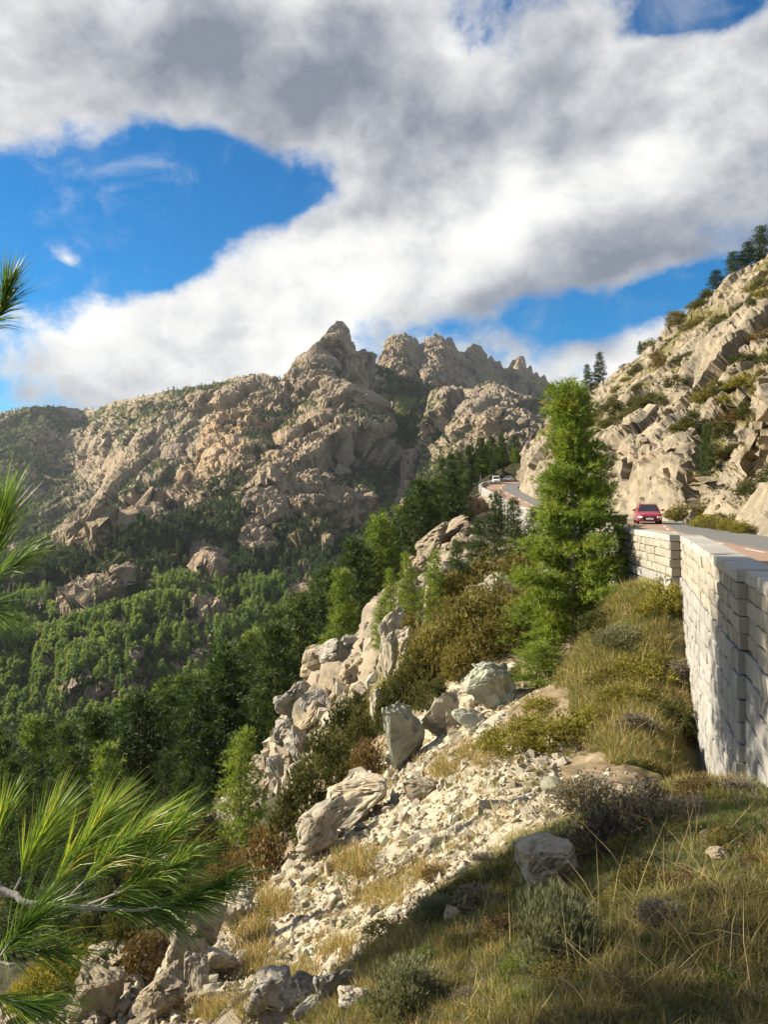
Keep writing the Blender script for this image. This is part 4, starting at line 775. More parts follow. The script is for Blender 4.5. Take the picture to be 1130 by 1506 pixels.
for u, w in ((1010, 30), (1030, 36), (1045, 26), (1075, 30), (1100, 34), (1060, 22)):
    y = float(np.interp(u, [1010, 1130], [54, 40])); x = float(rx(y)) + .5; plant('verge_shrub', SHRUB['broom' if w > 27 else 'olive'][R.integers(3)], (x, y, float(zr(y)) - .05), R.uniform(0, 6), (w / F * y * 1.2, w / F * y * 1.2, w / F * y * .9), 'yellow green verge plant at the foot of the roadside cliff', 'shrub', 'verge plants along the cliff foot')

def make_tuft(seed, nb, L, w, spread, mat, curve=.35):
    rng = np.random.default_rng(seed); C = np.c_[rng.normal(0, .05, (nb, 2)), np.full(nb, -.02)]; D = unit(np.c_[rng.normal(0, spread, (nb, 2)), np.ones(nb)])
    V, Fc, t = blades(C, D, L * rng.uniform(.5, 1.15, nb), w, 1, .05, rng, curve=curve, tint=np.clip(rng.normal(.45, .25, nb), 0, 1), segs=2); G = Geo(); G.add(V, Fc, t); return G.mesh('tuft', mat)
TUFTS = [make_tuft(800 + i, 34, .30, .0042, .38, LEAF['straw']) for i in range(3)] + [make_tuft(810 + i, 34, .22, .0045, .45, LEAF['grass']) for i in range(4)] + [make_tuft(820 + i, 34, .15, .0045, .5, LEAF['green'], .25) for i in range(2)] + [make_tuft(830 + i, 40, .22, .0045, .55, LEAF['mat'], .3) for i in range(3)] + [make_tuft(840 + i, 30, .22, .004, .5, LEAF['lavender'], .2) for i in range(2)]
# kinds by index: straw 0-2, grass 3-6, green 7-8, mat 9-11, dry 12-13
def grass_on(n, ylo, yhi, seed, size):
    rng = np.random.default_rng(seed); q = sample_slope(n, ylo, yhi, 'g', .30, -.25, .72, seed); n = len(q); u, v = proj(q)
    nz = fbm(np.c_[q[:, :2] * 1.1, np.zeros(n)], 3, 9); nz2 = fbm(np.c_[q[:, :2] * .8, np.ones(n) * 7], 3, 19)
    matz = np.exp(-(((u - 720) * .87 + (v - 1260) * -.5) / 200) ** 2 - (((v - 1260) * .87 + (u - 720) * .5) / 62) ** 2) + .2 * nz
    grn = np.exp(-((u - 1000) / 120) ** 2 - ((v - 1240) / 60) ** 2) + np.exp(-((u - 1110) / 60) ** 2 - ((v - 1190) / 50) ** 2) + .55 * nz2
    r = rng.uniform(0, 1, n); idx = np.where(r < .16, rng.integers(0, 3, n), np.where(r < .74, rng.integers(3, 7, n), rng.integers(12, 14, n)))
    idx = np.where((grn > .62) & (r < .6), rng.integers(7, 9, n), idx); idx = np.where((matz > .45) & (r < .95), rng.integers(9, 12, n), idx)
    s = size * q[:, 1] ** .55 / 2.4 * rng.uniform(.6, 1.35, n)
    cy = np.interp(u, [400, 480, 560, 640, 750, 900, 1030, 1130], [5.0, 5.2, 5.6, 6.2, 6.8, 7.3, 7.6, 8.2]); keep = (q[:, 1] < cy + .35) | (q[:, 1] > 12); idx = np.where((nz < -.5) & (matz < .45) & (q[:, 1] < 12) & (r < .4), rng.integers(7, 9, n), idx); s = np.where((nz < -.5) & (matz < .45), s * .75, s)
    return q[keep], np.c_[rng.normal(0, .34, (n, 2)), rng.uniform(0, 6.28, n)][keep], s[keep], idx[keep]
q, r_, s_, i_ = grass_on(40000, 1.5, 9.5, 41, .38); scatter('grass', TUFTS, q, r_, s_, i_, 'mixed dry and green grass of the near bank', 'grass')
q, r_, s_, i_ = grass_on(11000, 12.5, 34, 42, .52); rr_ = rng.uniform(0, 1, len(i_)); i_ = np.where((i_ >= 9) & (rr_ < .8), 5, i_); i_ = np.where((i_ >= 7) & (i_ < 9), 4, i_); scatter('grass', TUFTS, q, r_, s_, i_, 'dry grass on the slope below the wall', 'grass')
# straw patches on the scree and along the road edge
pq = []
for (u, v, ru, rv, n) in [(372, 1390, 22, 44, 150), (400, 1335, 22, 18, 70), (525, 1275, 26, 18, 90), (330, 1490, 50, 10, 90), (420, 1440, 50, 12, 70), (500, 1400, 30, 10, 40), (650, 1135, 22, 14, 40), (700, 1115, 30, 16, 60), (1003, 1055, 12, 26, 60), (900, 1090, 70, 24, 90), (620, 1290, 30, 10, 40), (560, 1320, 30, 12, 60)]:
    for k in range(n): pq.append(hit(u + rng.normal(0, ru * .6), v + rng.normal(0, rv * .6)))
pq = np.array(pq); n = len(pq); scatter('grass', TUFTS[:3] + TUFTS[4:6], pq, np.c_[rng.normal(0, .2, (n, 2)), rng.uniform(0, 6.28, n)], pq[:, 1] ** .6 / 3.8 * rng.uniform(.5, 1.1, n), rng.choice(5, n, p=[.25, .25, .25, .13, .12]), 'straw coloured grass patches on the scree', 'grass')
bp = []
for k in range(400):
    if len(bp) >= 46: break
    u_, v_ = R.uniform(560, 1125), R.uniform(1170, 1500); h_ = hit(u_, v_)
    if h_[1] > 8 or any((u_ - a) ** 2 + (v_ - b) ** 2 < 34 ** 2 for a, b in bp) or (abs(u_ - 812) < 75 and 1210 < v_ < 1345): continue
    bp.append((u_, v_)); kd = R.choice(['green', 'olive', 'lavender', 'sage', 'brown'], p=[.34, .24, .16, .10, .16]); w_ = R.uniform(30, 74)
    shrub(kd, u_, v_, w_, w_ * R.uniform(.28, .5), {'green': 'low fresh green plant in the grass of the near bank', 'olive': 'low olive plant in the grass of the near bank', 'lavender': 'low dry grey plant in the grass of the near bank', 'sage': 'low grey green plant in the grass of the near bank', 'brown': 'low rusty brown plant in the grass of the near bank'}[kd], {'green': 'fresh green', 'olive': 'olive', 'lavender': 'dry grey', 'sage': 'grey green', 'brown': 'rusty'}[kd] + ' plants of the bank', name='bank_plant')
q = sample_slope(520, 8.5, 30, 's', .2, seed=29); n = len(q); scatter('grass', TUFTS[:9], q, np.c_[rng.normal(0, .3, (n, 2)), rng.uniform(0, 6.28, n)], q[:, 1] ** .6 / 5.0 * rng.uniform(.5, 1.1, n), rng.integers(0, 9, n), 'thin grass tufts between the stones of the scree', 'grass')
# long pale seed stalks arching out of the bank
STALK = [make_tuft(860 + i, 9, .62, .0022, .75, LEAF['straw'], .30) for i in range(3)]
sq = np.array([hit(rng.uniform(840, 1130), rng.uniform(1330, 1500)) for k in range(34)] + [hit(rng.uniform(650, 1130), rng.uniform(1200, 1480)) for k in range(34)] + [hit(rng.uniform(780, 1000), rng.uniform(940, 1120)) for k in range(30)]); n = len(sq)
scatter('grass', STALK, sq, np.c_[rng.normal(0, .25, (n, 2)), rng.uniform(0, 6.28, n)], np.clip(sq[:, 1] / 5, .7, 2) * rng.uniform(.6, 1.1, n), rng.integers(0, 3, n), 'long pale dry grass stalks on the bank and slope', 'grass')
#@@STAGE4
# ---------------------------------------------------------------- trees
cone = lambda f: (1 - f) ** .62 * (.62 + .38 * min(1, f / .18))
# the tall bright pine on the slope
tpb = hit(838, 975); HT = (975 - 572) / F * tpb[1]
tall_prof = lambda f: float(np.interp(f, [0, .09, .19, .31, .43, .56, .68, .83, .93, 1], [.45, .80, 1.0, 1.03, .95, .76, .58, .36, .22, .05]))
tr_, cr_ = make_pine(901, HT, HT * .182, tall_prof, 80, 11, 21, HT * .028, 10, HT * .0015, M_PINE_LIT, .09, .5, M_BARK2, HT * .023, .55, lean=(-.022, 0), trunk_r=HT * .015)
plant('pine_tree', [('trunk', tr_), ('crown', cr_)], tpb - np.array([-.15, 0, .2]), 1.0, 1, 'tall bright green pine leaning up from the slope before the white wall', 'tree')
# low fresh boughs and saplings round its foot
LOWP = [make_pine(905 + i, 1.0, .42, lambda f: (1 - f) ** .5, 22, 8, 12, .09, 9, .0045, M_PINE_LIT, .05, .5, None, .09, .4) for i in range(2)]
for i, (u, v, h, l) in enumerate([(790, 1012, 62, 'low fresh green pine sapling growing over the pale scree'), (770, 950, 60, 'low pine sapling hugging the foot of the tall bright pine'), (812, 985, 50, 'small pine sapling between the tall pine and the grass')]):
    b = hit(u, v); s_ = h / F * b[1]; plant('pine_sapling', [('trunk', LOWP[i % 2][0]), ('crown', LOWP[i % 2][1])], b, i * 2.0, (s_ * 1.7, s_ * 1.5, s_), l, 'tree')
# half-grown pine standing alone in front of the wood, young pines by the road
YOUNG = [make_pine(910 + i, 8.0, 1.75, lambda f: (1 - f) ** .6 * (.7 + .3 * min(1, f / .2)), 60, 8, 9, .34, 7, .02, M_PINE_LIT if i == 0 else M_PINE, .04, .5, None, .26, .5) for i in range(3)]
def one_pine(var, u, v, hpx, label, group=None, rot=None, wide=1.0, Y=None, hm=8.0, name='pine_tree'):
    b = hit(u, v) if Y is None else at(u, v, Y); s_ = hpx / F * b[1] / hm
    return plant(name, [('trunk', var[0]), ('crown', var[1])], b - np.array([0, 0, .25 * s_]), R.uniform(0, 6.28) if rot is None else rot, (s_ * wide, s_ * wide, s_), label, 'tree', group)
for i, (u, v, h, w_) in enumerate([(40, 1330, 150, 1), (120, 1320, 160, 1), (195, 1300, 150, 1), (265, 1285, 140, 1), (20, 1410, 150, 1.2), (240, 1265, 150, 1), (300, 1262, 130, 1), (90, 1385, 130, 1.2), (160, 1352, 110, 1.2), (10, 1290, 150, 1), (70, 1300, 150, 1), (160, 1280, 150, 1), (225, 1325, 90, 1.2)]):
    one_pine(YOUNG[1 + i % 2], u, v, h, 'dark pine on the steep slope under the hanging pine boughs', 'dark pines under the hanging boughs', wide=w_)
one_pine(YOUNG[0], 355, 1248, 170, 'half grown fresh green pine standing alone before the dark wood', wide=1.15)
for (u, v, h, k, l) in [(728, 842, 116, 1, 'slender dark pine just below the far road wall'), (700, 868, 100, 2, 'dark young pine beside the slender one below the far wall'), (757, 845, 110, 1, 'dark pine touching the crown of the tall bright pine'), (672, 885, 90, 2, 'bushy dark pine on the slope below the rock slabs'), (640, 925, 110, 0, 'light green young pine above the pale crest rocks'), (600, 932, 110, 0, 'rounded light green pine behind the pale crest rocks'), (575, 930, 90, 0, 'light green pine at the edge of the dark wood'), (786, 840, 90, 2, 'dark pine hidden behind the tall bright pine'), (560, 965, 80, 0, 'small light green pine under the rounded one')]:
    one_pine(YOUNG[k], u, v, h, l)
WOOD = [make_pine(920 + i, 14.0, [2.3, 3.0, 3.9, 2.7, 3.4, 3.1][i], cone if i % 2 else (lambda f: (1 - f) ** .45 * (.5 + .5 * min(1, f / .35))), 54, 8, 6, .80, 7, .055, M_PINE, [.06, .1, .2, .05, .14, .08][i], .55, None, .5, .5) for i in range(6)]
WOOD_SUN_TINT = [(a, b.copy()) for a, b in WOOD]  # crown copies with sunlight put into their needle colour
for a, b in WOOD_SUN_TINT: b.materials.clear(); b.materials.append(M_PINE_SUN_TINT)
cand = []
rng = np.random.default_rng(77)
for k in range(60000):
    if len(cand) >= 470: break
    y = math.exp(rng.uniform(math.log(60), math.log(262))); x = rng.uniform(-.56, .34) * y
    if x > lx(y) - 3.5 and y < 212: continue
    if cover(np.array([x]), np.array([y]))['w'][0] < .5: continue
    if any((x - a) ** 2 + (y - b) ** 2 < (4.3 + .012 * y) ** 2 for a, b in cand): continue
    cand.append((x, y))
cand = sorted(cand, key=lambda c: c[1])
def forest_place(c):
    """ground point and size; the tree tops follow the outline that the wood has in the photograph"""
    p = np.array([c[0], c[1], surf(c[0], c[1])[0] - .4]); uu = U0 + F * c[0] / c[1]; vb = VH - F * p[2] / c[1]
    s_ = float(rng.choice([.7, .85, .95, 1.0, 1.1, 1.2])) * float(rng.uniform(.92, 1.08)) * float(np.interp(c[1], [60, 80, 115, 150, 260], [.95, 1.0, .95, .85, .8]))
    lim = float(np.interp(uu, [0, 150, 300, 400, 500, 540, 600, 650, 700, 740], [1080, 1042, 985, 900, 830, 778, 724, 694, 664, 655])) + float(rng.uniform(-4, 26))
    return p, float(np.clip(s_, .28, max(.28, (vb - lim) / F * c[1] / 14)))
for c in cand[:262]:
    p, s_ = forest_place(c); lit = rng.uniform() < np.interp(c[1], [60, 135, 165], [.06, .15, .75]) and c[0] / c[1] < .02; v_ = (WOOD_SUN_TINT if lit else WOOD)[rng.integers(6)]
    plant('pine_tree', [('trunk', v_[0]), ('crown', v_[1])], p, rng.uniform(0, 6.28), (s_ * rng.uniform(.9, 1.15), s_ * rng.uniform(.9, 1.15), s_), 'yellow green pine with painted sunlight among the darker ones of the wood below the road' if lit else 'dark green pine in the dense wood on the slope below the road', 'tree', 'pines with painted sunlight in the wood below the road' if lit else 'pines of the dense wood below the road')
for i, (u, v, h) in enumerate([(690, 712, 56), (708, 706, 60), (722, 700, 56), (740, 700, 60), (756, 698, 54), (676, 722, 56), (664, 730, 60), (650, 742, 66), (732, 706, 46)]):
    one_pine(WOOD[i % 6], u, v, h, 'dark pine crowding the far bend of the road behind the white van', 'dark pines behind the far bend', Y=[214, 222, 232, 236, 244, 206, 200, 190, 226][i], hm=14.0)
def hill_at(u, v):
    d = (hu - u) ** 2 + (hv - v) ** 2; return HP[int(np.argmin(d + 1e-3 * HP[:, 1]))]
def skyline_at(u):
    sel = np.abs(hu - u) < 3; idx = np.where(sel)[0]; return HP[idx[np.argmin(hv[idx])]]
for i, (u, h, w_, l) in enumerate([(1116, 50, 1.9, 'tall dark pine on the highest part of the hillside skyline'), (1098, 36, 2.0, 'dark pine close under the highest skyline pine'), (1078, 32, 2.3, 'spreading dark pine on the hillside skyline'), (1055, 28, 2.4, 'low wide dark pine on the hillside skyline'), (940, 20, 1.1, 'tiny lone pine standing on the hillside skyline'), (880, 44, 1.2, 'dark pine on the lower skyline beside the tall bright pine'), (862, 40, 1.1, 'dark pine half hidden behind the tip of the tall bright pine')]):
    b = skyline_at(u); s_ = h / F * b[1] / 8; plant('pine_tree', [('trunk', YOUNG[1 + i % 2][0]), ('crown', YOUNG[1 + i % 2][1])], b - np.array([0, 0, .1 * s_ * 8]), i * 1.3, (s_ * w_, s_ * w_, s_), l, 'tree')
b = hill_at(1042, 700); s_ = 100 / F * b[1] / 8; plant('pine_tree', [('trunk', YOUNG[1][0]), ('crown', YOUNG[1][1])], b - np.array([0, 0, .3]), 2, (s_ * .7, s_ * .7, s_ * .8), 'young green pine in the cleft beside the roadside cliff', 'tree')
# pines just outside the picture on the valley side, whose shade falls on the near bank and the wall
for i, (x, y, z0, z1, r_, nb_) in enumerate([(-9.2, 8.0, .6, 3.15, 1.15, 20), (-9.0, 4.9, 3.4, 5.2, .7, 5)]):
    z = surf(x, y)[0]; h = z1 - z; t_, c2_ = make_pine(941 + i, h, r_, lambda f: (1 - f) ** .3, nb_, 7, 6, .55, 6, .03, M_PINE, (z0 - z) / h, .5, None, .4, .5)
    plant('pine_tree', [('trunk', t_), ('crown', c2_)], (x, y, z), i, 1, ['tall pine on the slope beside the near bank', 'second tall pine on the slope beside the near bank'][i], 'tree')
zb = surf(-12, 13.7)[0]; hi_t, hi_c = make_pine(940, 9.0 - zb, 2.6, lambda f: (1 - f) ** .2, 34, 9, 8, .6, 7, .04, M_PINE, (5.4 - zb) / (9.0 - zb), .5, None, .5, .5)
plant('pine_tree', [('trunk', hi_t), ('crown', hi_c)], (-12, 13.7, zb), 0, 1, 'tall bare stemmed pine on the slope beside the near bank', 'tree')
# far woods across the valley
FARP = []
for i in range(5):
    rg = np.random.default_rng(950 + i); n = 70; f = rg.uniform(.08, 1, n) ** .8; a = rg.uniform(0, 6.28, n); r = .24 * (1 - f) ** .6 * rg.uniform(.4, 1.05, n) * (1.25 if i > 2 else 1)
    C = np.c_[np.cos(a) * r, np.sin(a) * r, f * .97]; D = unit(np.c_[np.cos(a), np.sin(a), np.full(n, .5)])
    V, Fc, t = blades(C, D, np.full(n, .15), .035, 3, .6, rg, tint=np.clip(.25 + .45 * f + rg.normal(0, .1, n), 0, 1)); G = Geo(); G.add(V, Fc, t); Vt, Ft = tube(np.array([[0, 0, -.05], [0, 0, .5], [0, 0, .9]]), [.018, .012, .004], 4); Vq = Vt; G.add(Vq, np.concatenate([Ft[:, [0, 1, 2]], Ft[:, [0, 2, 3]]]), np.full(len(Vq), .1)); FARP.append(G.mesh('far_pine', M_PINE_FAR))
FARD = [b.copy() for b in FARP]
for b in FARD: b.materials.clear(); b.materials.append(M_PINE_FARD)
def far_wood(name, V, q, veg, Nn, n, thr, hlo, hhi, vmin, label, seed, vmax=9999, protos=None):
    rg = np.random.default_rng(seed); w = np.clip(veg - thr, 0, .5) * (q[:, 1] > vmin) * (q[:, 1] < vmax) * (Nn[:, 2] > .12); w = w / w.sum(); k = rg.choice(len(V), n, replace=False, p=w)
    P = V[k] + np.c_[rg.normal(0, 1.5, (n, 2)), np.full(n, -1.0)]; s = rg.uniform(hlo, hhi, n)
    scatter(name, protos or FARP, P, np.c_[np.zeros((n, 2)), rg.uniform(0, 6.28, n)], np.c_[s * rg.uniform(.65, 1.0, n), s * rg.uniform(.65, 1.0, n), s], rg.integers(0, 5, n), label, 'forest')
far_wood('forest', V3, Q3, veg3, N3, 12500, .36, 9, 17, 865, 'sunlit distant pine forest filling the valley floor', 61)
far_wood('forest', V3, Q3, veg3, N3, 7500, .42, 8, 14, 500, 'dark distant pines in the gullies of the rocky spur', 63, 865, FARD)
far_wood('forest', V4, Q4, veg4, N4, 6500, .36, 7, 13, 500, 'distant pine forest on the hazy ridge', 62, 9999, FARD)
if len(cand) > 262:
    cc = cand[262:]; pl = [forest_place(c) for c in cc]
    scatter('forest', [w_[1] for w_ in WOOD_SUN_TINT[:4] + WOOD[4:]], np.array([p[0] for p in pl]), np.c_[np.zeros((len(cc), 2)), rng.uniform(0, 6.28, len(cc))], np.array([p[1] for p in pl]), rng.integers(0, 6, len(cc)), 'pines closing the wood along the crest of the slope', 'forest')  # most of these crest crowns carry the painted sunlight

# ---------------------------------------------------------------- the pine at the edge of the bank: trunk outside the picture, boughs reaching in
fp = bpy.data.objects.new('pine_tree', None); COL.objects.link(fp); fpb = np.array([-1.75, 1.25, -2.5]); fp.location = fpb
tag(fp, 'long needled pine whose boughs hang into the view over the valley', 'tree')
T = Geo(); T.add(*tube(np.array([[0, 0, -.2], [.05, .02, 1.2], [.0, .05, 2.6], [.08, .1, 4.0], [.1, .1, 5.0]]), [.12, .10, .08, .05, .02], 8)); link('trunk', T.mesh('trunk', M_BARK, True), fp)
def spx(*a): return [at(*p) for p in a]
def bough(stem, shoots, seed, r0=.0065):
    """a woody stem (list of (u,v,Y)) with needle shoots: (path of (u,v,Y), needles, length px, splay, bright)"""
    rg = np.random.default_rng(seed); S_ = np.array(spx(*stem)) - fpb; base = np.array([0, 0, S_[0][2] - .25]); pts = np.concatenate([[base], S_])
    Wd = Geo(); nseg = 24; tt = np.linspace(0, len(pts) - 1, nseg); cur = np.stack([smooth_table(np.arange(len(pts)), pts[:, i], tt) for i in range(3)], 1)
    Wd.add(*tube(cur + rg.normal(0, .002, cur.shape), np.linspace(r0 * 1.6, r0 * .35, nseg), 6)); Nd = Geo()
    for (pth, nn, ln, splay, bright) in shoots:
        q = np.array(spx(*pth)) - fpb; t2 = np.linspace(0, len(q) - 1, 8); c2 = np.stack([smooth_table(np.arange(len(q)), q[:, i], t2) for i in range(3)], 1)
        Wd.add(*tube(c2, np.linspace(.0026, .0012, 8), 5))
        f = rg.uniform(.12, 1, nn) ** .8; C = np.stack([np.interp(f * 7, np.arange(8), c2[:, i]) for i in range(3)], 1); ax = unit(np.gradient(c2, axis=0)); A = np.stack([np.interp(f * 7, np.arange(8), ax[:, i]) for i in range(3)], 1)
        rv = rg.normal(0, 1, (nn, 3)); rv = unit(rv - (rv * A).sum(1, keepdims=True) * A); ang = splay * rg.uniform(.35, 1.25, nn) * (1.15 - .55 * f); D = unit(A * np.cos(ang)[:, None] + rv * np.sin(ang)[:, None] + np.array([0, 0, .12]))
        L = ln / F * pth[0][2] * rg.uniform(.72, 1.1, nn)
        V, Fc, t = blades(C, D, L,   .00085, 2, .06, rg, curve=.22, tint=np.clip(rg.normal(bright, .2, nn), 0, 1), segs=2); Nd.add(V, Fc, t)
    w_ = link('bough', Wd.mesh('bough', M_BARK2, True), fp); link('needles', Nd.mesh('needles', M_NEEDLE), w_)
bough([(-60, 1270, 1.5), (0, 1308, 1.48), (50, 1328, 1.46), (110, 1334, 1.44), (220, 1338, 1.42)],
 [([(200, 1338, 1.42), (270, 1328, 1.40), (318, 1306, 1.38)], 190, 105, .45, .22), ([(110, 1334, 1.44), (170, 1330, 1.45), (240, 1345, 1.46)], 130, 110, .6, .25), ([(20, 1312, 1.48), (45, 1262, 1.5), (66, 1228, 1.52)], 170, 105, .5, .62), ([(60, 1325, 1.46), (110, 1262, 1.47), (142, 1218, 1.48)], 210, 105, .5, .66), ([(90, 1330, 1.44), (160, 1262, 1.44), (200, 1232, 1.44)], 210, 110, .5, .66),
  ([(150, 1330, 1.43), (215, 1268, 1.42), (255, 1222, 1.41)], 130, 90, .5, .52), ([(130, 1330, 1.42), (230, 1290, 1.4), (268, 1268, 1.38)], 130, 100, .55, .42), ([(0, 1300, 1.5), (-10, 1250, 1.52), (0, 1212, 1.54)], 120, 95, .5, .6)], 1)
bough([(-60, 1400, 1.4), (-20, 1410, 1.38), (20, 1420, 1.36)], [([(-20, 1400, 1.36), (30, 1395, 1.35), (80, 1400, 1.34)], 70, 120, .7, .3), ([(-30, 1450, 1.3), (10, 1470, 1.3), (60, 1480, 1.3)], 80, 120, .6, .3), ([(-10, 1420, 1.34), (20, 1380, 1.34), (50, 1350, 1.34)], 120, 120, .6, .22)], 2)
bough([(-80, 900, 1.5), (-30, 880, 1.5), (-5, 850, 1.5)], [([(-25, 870, 1.5), (-8, 810, 1.5), (0, 770, 1.5)], 130, 112, .42, .45), ([(-30, 880, 1.5), (-5, 850, 1.48), (25, 828, 1.46)], 60, 110, .35, .4), ([(-40, 900, 1.5), (-25, 890, 1.5), (-10, 900, 1.5)], 40, 105, .6, .3)], 3)
bough([(-80, 520, 1.6), (-40, 500, 1.6), (-15, 478, 1.6)], [([(-15, 478, 1.6), (2, 455, 1.6), (12, 425, 1.6)], 120, 68, .5, .18), ([(-30, 495, 1.6), (-20, 480, 1.6), (-14, 470, 1.6)], 40, 70, .9, .15)], 4)

# ---------------------------------------------------------------- vehicles
def simple(name, col, rough=.4, metal=0.0, coat=0.0, spec=.5, emit=None):
    m, g = material(name); n = g.noise(opos(g), 9, 3, .6); p = finish(g, g.mix(g.m('MULTIPLY', n, .18), col, tuple(c * .75 for c in col)), rough, spec=spec); p.inputs['Metallic'].default_value = metal; p.inputs['Coat Weight'].default_value = coat; return m
M_RED = simple('red_paint', (.27, .008, .02), .32, 0, .8); M_WHITE = simple('white_paint', (.78, .79, .80), .35, 0, .6); M_GLASS = simple('car_glass', (.02, .028, .03), .08, 0, 0, .8); M_TYRE = simple('tyre_rubber', (.02, .02, .02), .85); M_RIM = simple('alloy_rim', (.45, .45, .46), .35, .9); M_BLACK = simple('black_plastic', (.018, .018, .018), .6); M_LAMP = simple('headlight_glass', (.85, .87, .9), .12, .3, 1); M_PLATE = simple('number_plate', (.80, .80, .78), .5)
def loft(secs, close=True):
    """secs: list of equal-length section loops (n,3)"""
    V = np.concatenate(secs); n = len(secs[0]); m_ = len(secs); Fc = [(i * n + k, i * n + (k + 1) % n, (i + 1) * n + (k + 1) % n, (i + 1) * n + k) for i in range(m_ - 1) for k in range(n)]
    return V, [np.array(Fc), np.array([list(range(n))[::-1], [(m_ - 1) * n + k for k in range(n)]])]
def sec(y, w, z0, z1, tuck=.04, crown=.03):
    """closed section across the car at length y: half width w, sill z0, top z1"""
    h = z1 - z0; pts = [(-w + .10, z0), (-w + .02, z0 + .12 * h), (-w, z0 + .45 * h), (-w + tuck * .5, z0 + .8 * h), (-w + tuck + .05, z1), (-w * .5, z1 + crown), (0, z1 + crown * 1.3)]
    pts = pts + [(-a, b) for a, b in pts[-2::-1]]; return np.array([(a, y, b) for a, b in pts])
def vehicle(name, loc, rotz, dims, paint, label, kind):
    """front points along -y of its own frame; dims = body stations, cabin stations"""
    root = bpy.data.objects.new(name, None); COL.objects.link(root); root.location = loc; root.rotation_euler = (0, 0, rotz); tag(root, label, 'van' if kind == 'van' else 'car')
    body, cab, W2, wb, whr = dims
    V, f = loft([sec(*b) for b in body]); me = mesh_np('body', V, f, False, [paint]); bd = link('body', me, root)
    md = bd.modifiers.new('round', 'BEVEL'); md.width = .035; md.segments = 2; md.limit_method = 'ANGLE'; md.angle_limit = rad(25)
    # cabin: painted shell of roof and pillars with glass set 1 cm into its openings
    def csec(y, w, z, zw): return np.array([(-zw, y, 0), (-w, y, z), (0, y, z + .035), (w, y, z), (zw, y, 0)])
    rows = [np.array([(-b_, y, z0), (-t_, y2, z1), (t_, y2, z1), (b_, y, z0)]) for (y, y2, b_, t_, z0, z1) in cab]
    fr, rr = rows[0], rows[-1]
    V = np.concatenate(rows); n = 4; link('cabin', mesh_np('cabin', V, [np.array([(i * n + k, i * n + (k + 1) % n, (i + 1) * n + (k + 1) % n, (i + 1) * n + k) for i in range(len(rows) - 1) for k in range(n)]), np.array([[3, 2, 1, 0], [(len(rows) - 1) * n + k for k in range(4)]])], False, [paint]), root)
    def pane(nm, quad, shrink, off, mat, par=root):
        q = np.array(quad, float); c = q.mean(0); q = c + (q - c) * np.array(shrink); nr = np.cross(q[1] - q[0], q[3] - q[0]); nr /= np.linalg.norm(nr); return link(nm, mesh_np(nm, np.concatenate([q + nr * off, q - nr * .02]), [np.array([(0, 1, 2, 3), (7, 6, 5, 4), (0, 4, 5, 1), (1, 5, 6, 2), (2, 6, 7, 3), (3, 7, 4, 0)])], False, [mat]), par)
    pane('windscreen', [fr[0], fr[3], fr[2], fr[1]], (.90, .90, .86), .012, M_GLASS); pane('rear_window', [rr[3], rr[0], rr[1], rr[2]], (.84, .84, .7), .012, M_GLASS)
    for i in range(len(rows) - 1):
        pane('side_window', [rows[i + 1][0], rows[i][0], rows[i][1], rows[i + 1][1]], (1, .90, .74), .012, M_GLASS); pane('side_window', [rows[i][3], rows[i + 1][3], rows[i + 1][2], rows[i][2]], (1, .90, .74), .012, M_GLASS)
    yf = body[0][0]; zf0, zf1 = body[0][2], body[0][3]
    def box(nm, c, s, mat, par=root):
        x, y, z = s; v = np.array([(a * x / 2, b_ * y / 2, d * z / 2) for a in (-1, 1) for b_ in (-1, 1) for d in (-1, 1)]); v[v[:, 1] < 0, 0] *= .92; v[v[:, 1] < 0, 2] *= .9
        return link(nm, mesh_np(nm, v, np.array([(0, 1, 3, 2), (4, 6, 7, 5), (0, 4, 5, 1), (2, 3, 7, 6), (0, 2, 6, 4), (1, 5, 7, 3)]), False, [mat]), par, c)
    gz = zf0 + (zf1 - zf0) * .62; gr = box('grille', (0, yf - .005, gz), (W2 * .95, .06, .10), M_BLACK); box('badge', (0, -.035, 0), (.13, .02, .07), M_RIM, gr); box('lower_intake', (0, yf - .01, zf0 + .13), (W2 * 1.15, .07, .15), M_BLACK)
    box('number_plate', (0, yf - .05, zf0 + (zf1 - zf0) * .40), (.52, .02, .115), M_PLATE)
    for s_ in (-1, 1):
        hl = box('headlight', (s_ * W2 * .78, yf + .07, zf0 + (zf1 - zf0) * .74), (.40, .16, .15), M_LAMP); hl.rotation_euler = (0, 0, s_ * .35)
        box('fog_lamp', (s_ * W2 * .74, yf + .05, zf0 + .15), (.18, .08, .10), M_LAMP)
        mr = box('mirror', (s_ * (W2 + .12), cab[0][0] + .22, cab[0][4] + .10), (.24, .14, .15), paint)
    for y in wb:
        for s_ in (-1, 1):
            wr = bpy.data.objects.new('wheel', None); COL.objects.link(wr); wr.parent = root; wr.location = (s_ * (W2 - .10), y, whr)
            an = np.linspace(0, 2 * math.pi, 20, endpoint=False); prof = [(-.10, whr * .62), (-.105, whr * .95), (-.07, whr), (.07, whr), (.105, whr * .95), (.10, whr * .62)]
            V, f = loft([np.c_[np.full(20, px_), np.cos(an) * r, np.sin(an) * r] for px_, r in prof]); link('tyre', mesh_np('tyre', V, f[0], True, [M_TYRE]), wr)
            V, f = loft([np.c_[np.full(20, px_), np.cos(an) * r, np.sin(an) * r] for px_, r in [(-.09, whr * .63), (-.06, whr * .2), (.06, whr * .2), (.09, whr * .63)]]); link('rim', mesh_np('rim', V, f, True, [M_RIM]), wr)
    return root
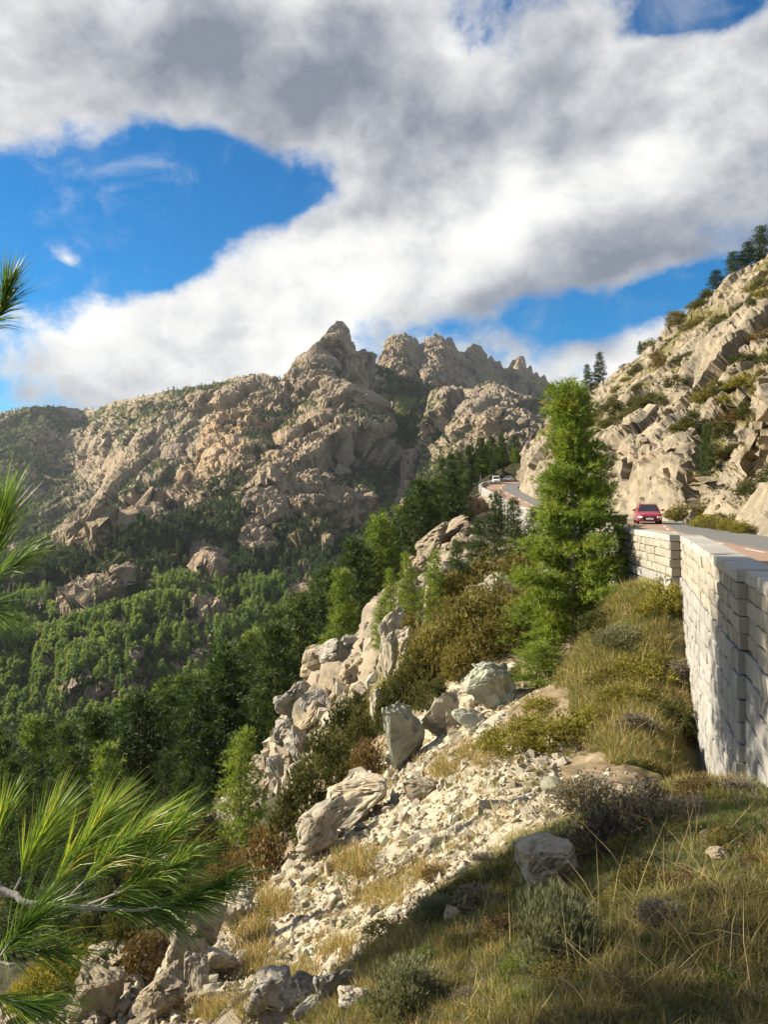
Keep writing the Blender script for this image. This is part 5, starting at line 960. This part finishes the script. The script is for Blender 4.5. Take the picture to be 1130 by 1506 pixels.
HATCH = ([(-2.02, .70, .24, .62, .06, .01), (-1.90, .83, .20, .70, .06, .02), (-1.55, .89, .18, .80, .06, .03), (-1.0, .90, .18, .92, .06, .03), (0, .90, .18, .95, .05, .02), (1.2, .90, .18, .97, .05, .02), (1.9, .86, .22, .98, .06, .02), (2.05, .78, .30, .92, .06, .0)],
         [(-1.02, -.32, .80, .60, .92, 1.44), (.0, .0, .83, .64, .93, 1.49), (.95, .90, .83, .63, .94, 1.47), (1.85, 1.45, .76, .58, .95, 1.38)], .88, (-1.25, 1.28), .32)
VAN = ([(-2.35, .78, .32, .80, .06, .02), (-2.2, .90, .26, .95, .06, .03), (-1.75, .95, .24, 1.08, .06, .03), (-1.4, .96, .24, 1.14, .05, .02), (2.3, .96, .24, 1.16, .04, .02), (2.42, .94, .30, 1.14, .04, 0)],
       [(-1.62, -.95, .88, .74, 1.10, 1.88), (-.5, -.5, .93, .80, 1.14, 1.98), (1.0, 1.0, .93, .80, 1.15, 1.98), (2.36, 2.28, .92, .80, 1.15, 1.94)], .93, (-1.5, 1.5), .34)
def on_road(u, Y): return np.array([(u - U0) / F * Y, Y, float(zr(Y)) + .045])
vehicle('hatchback_car', on_road(953, 58), rad(-14), HATCH, M_RED, 'red hatchback car driving along the road by the cliff', 'car')
vehicle('van', on_road(730, 193), rad(-6), VAN, M_WHITE, 'white van coming round the far bend of the road', 'van')
vehicle('hatchback_car', on_road(748, 206), rad(-35), HATCH, M_WHITE, 'white car following the van round the far bend', 'car')

# ---------------------------------------------------------------- the air between here and the mountains
bm = bmesh.new(); bmesh.ops.create_cube(bm, size=1.0); me = bpy.data.meshes.new('haze'); bm.to_mesh(me); bm.free()
m = bpy.data.materials.new('haze'); m.use_nodes = True; g = NT(m.node_tree); g.n.clear(); o_ = g.new('ShaderNodeOutputMaterial'); pv = g.new('ShaderNodeVolumePrincipled')
pv.inputs['Color'].default_value = (.78, .87, 1, 1); pv.inputs['Density'].default_value = HAZE; pv.inputs['Anisotropy'].default_value = .2; g.l.new(pv.outputs[0], o_.inputs['Volume']); me.materials.append(m)
hz = link('haze', me, None, (0, 1500, 130), None, (7000, 5000, 1100)); tag(hz, 'pale blue air over the valley', 'haze', kind='stuff')
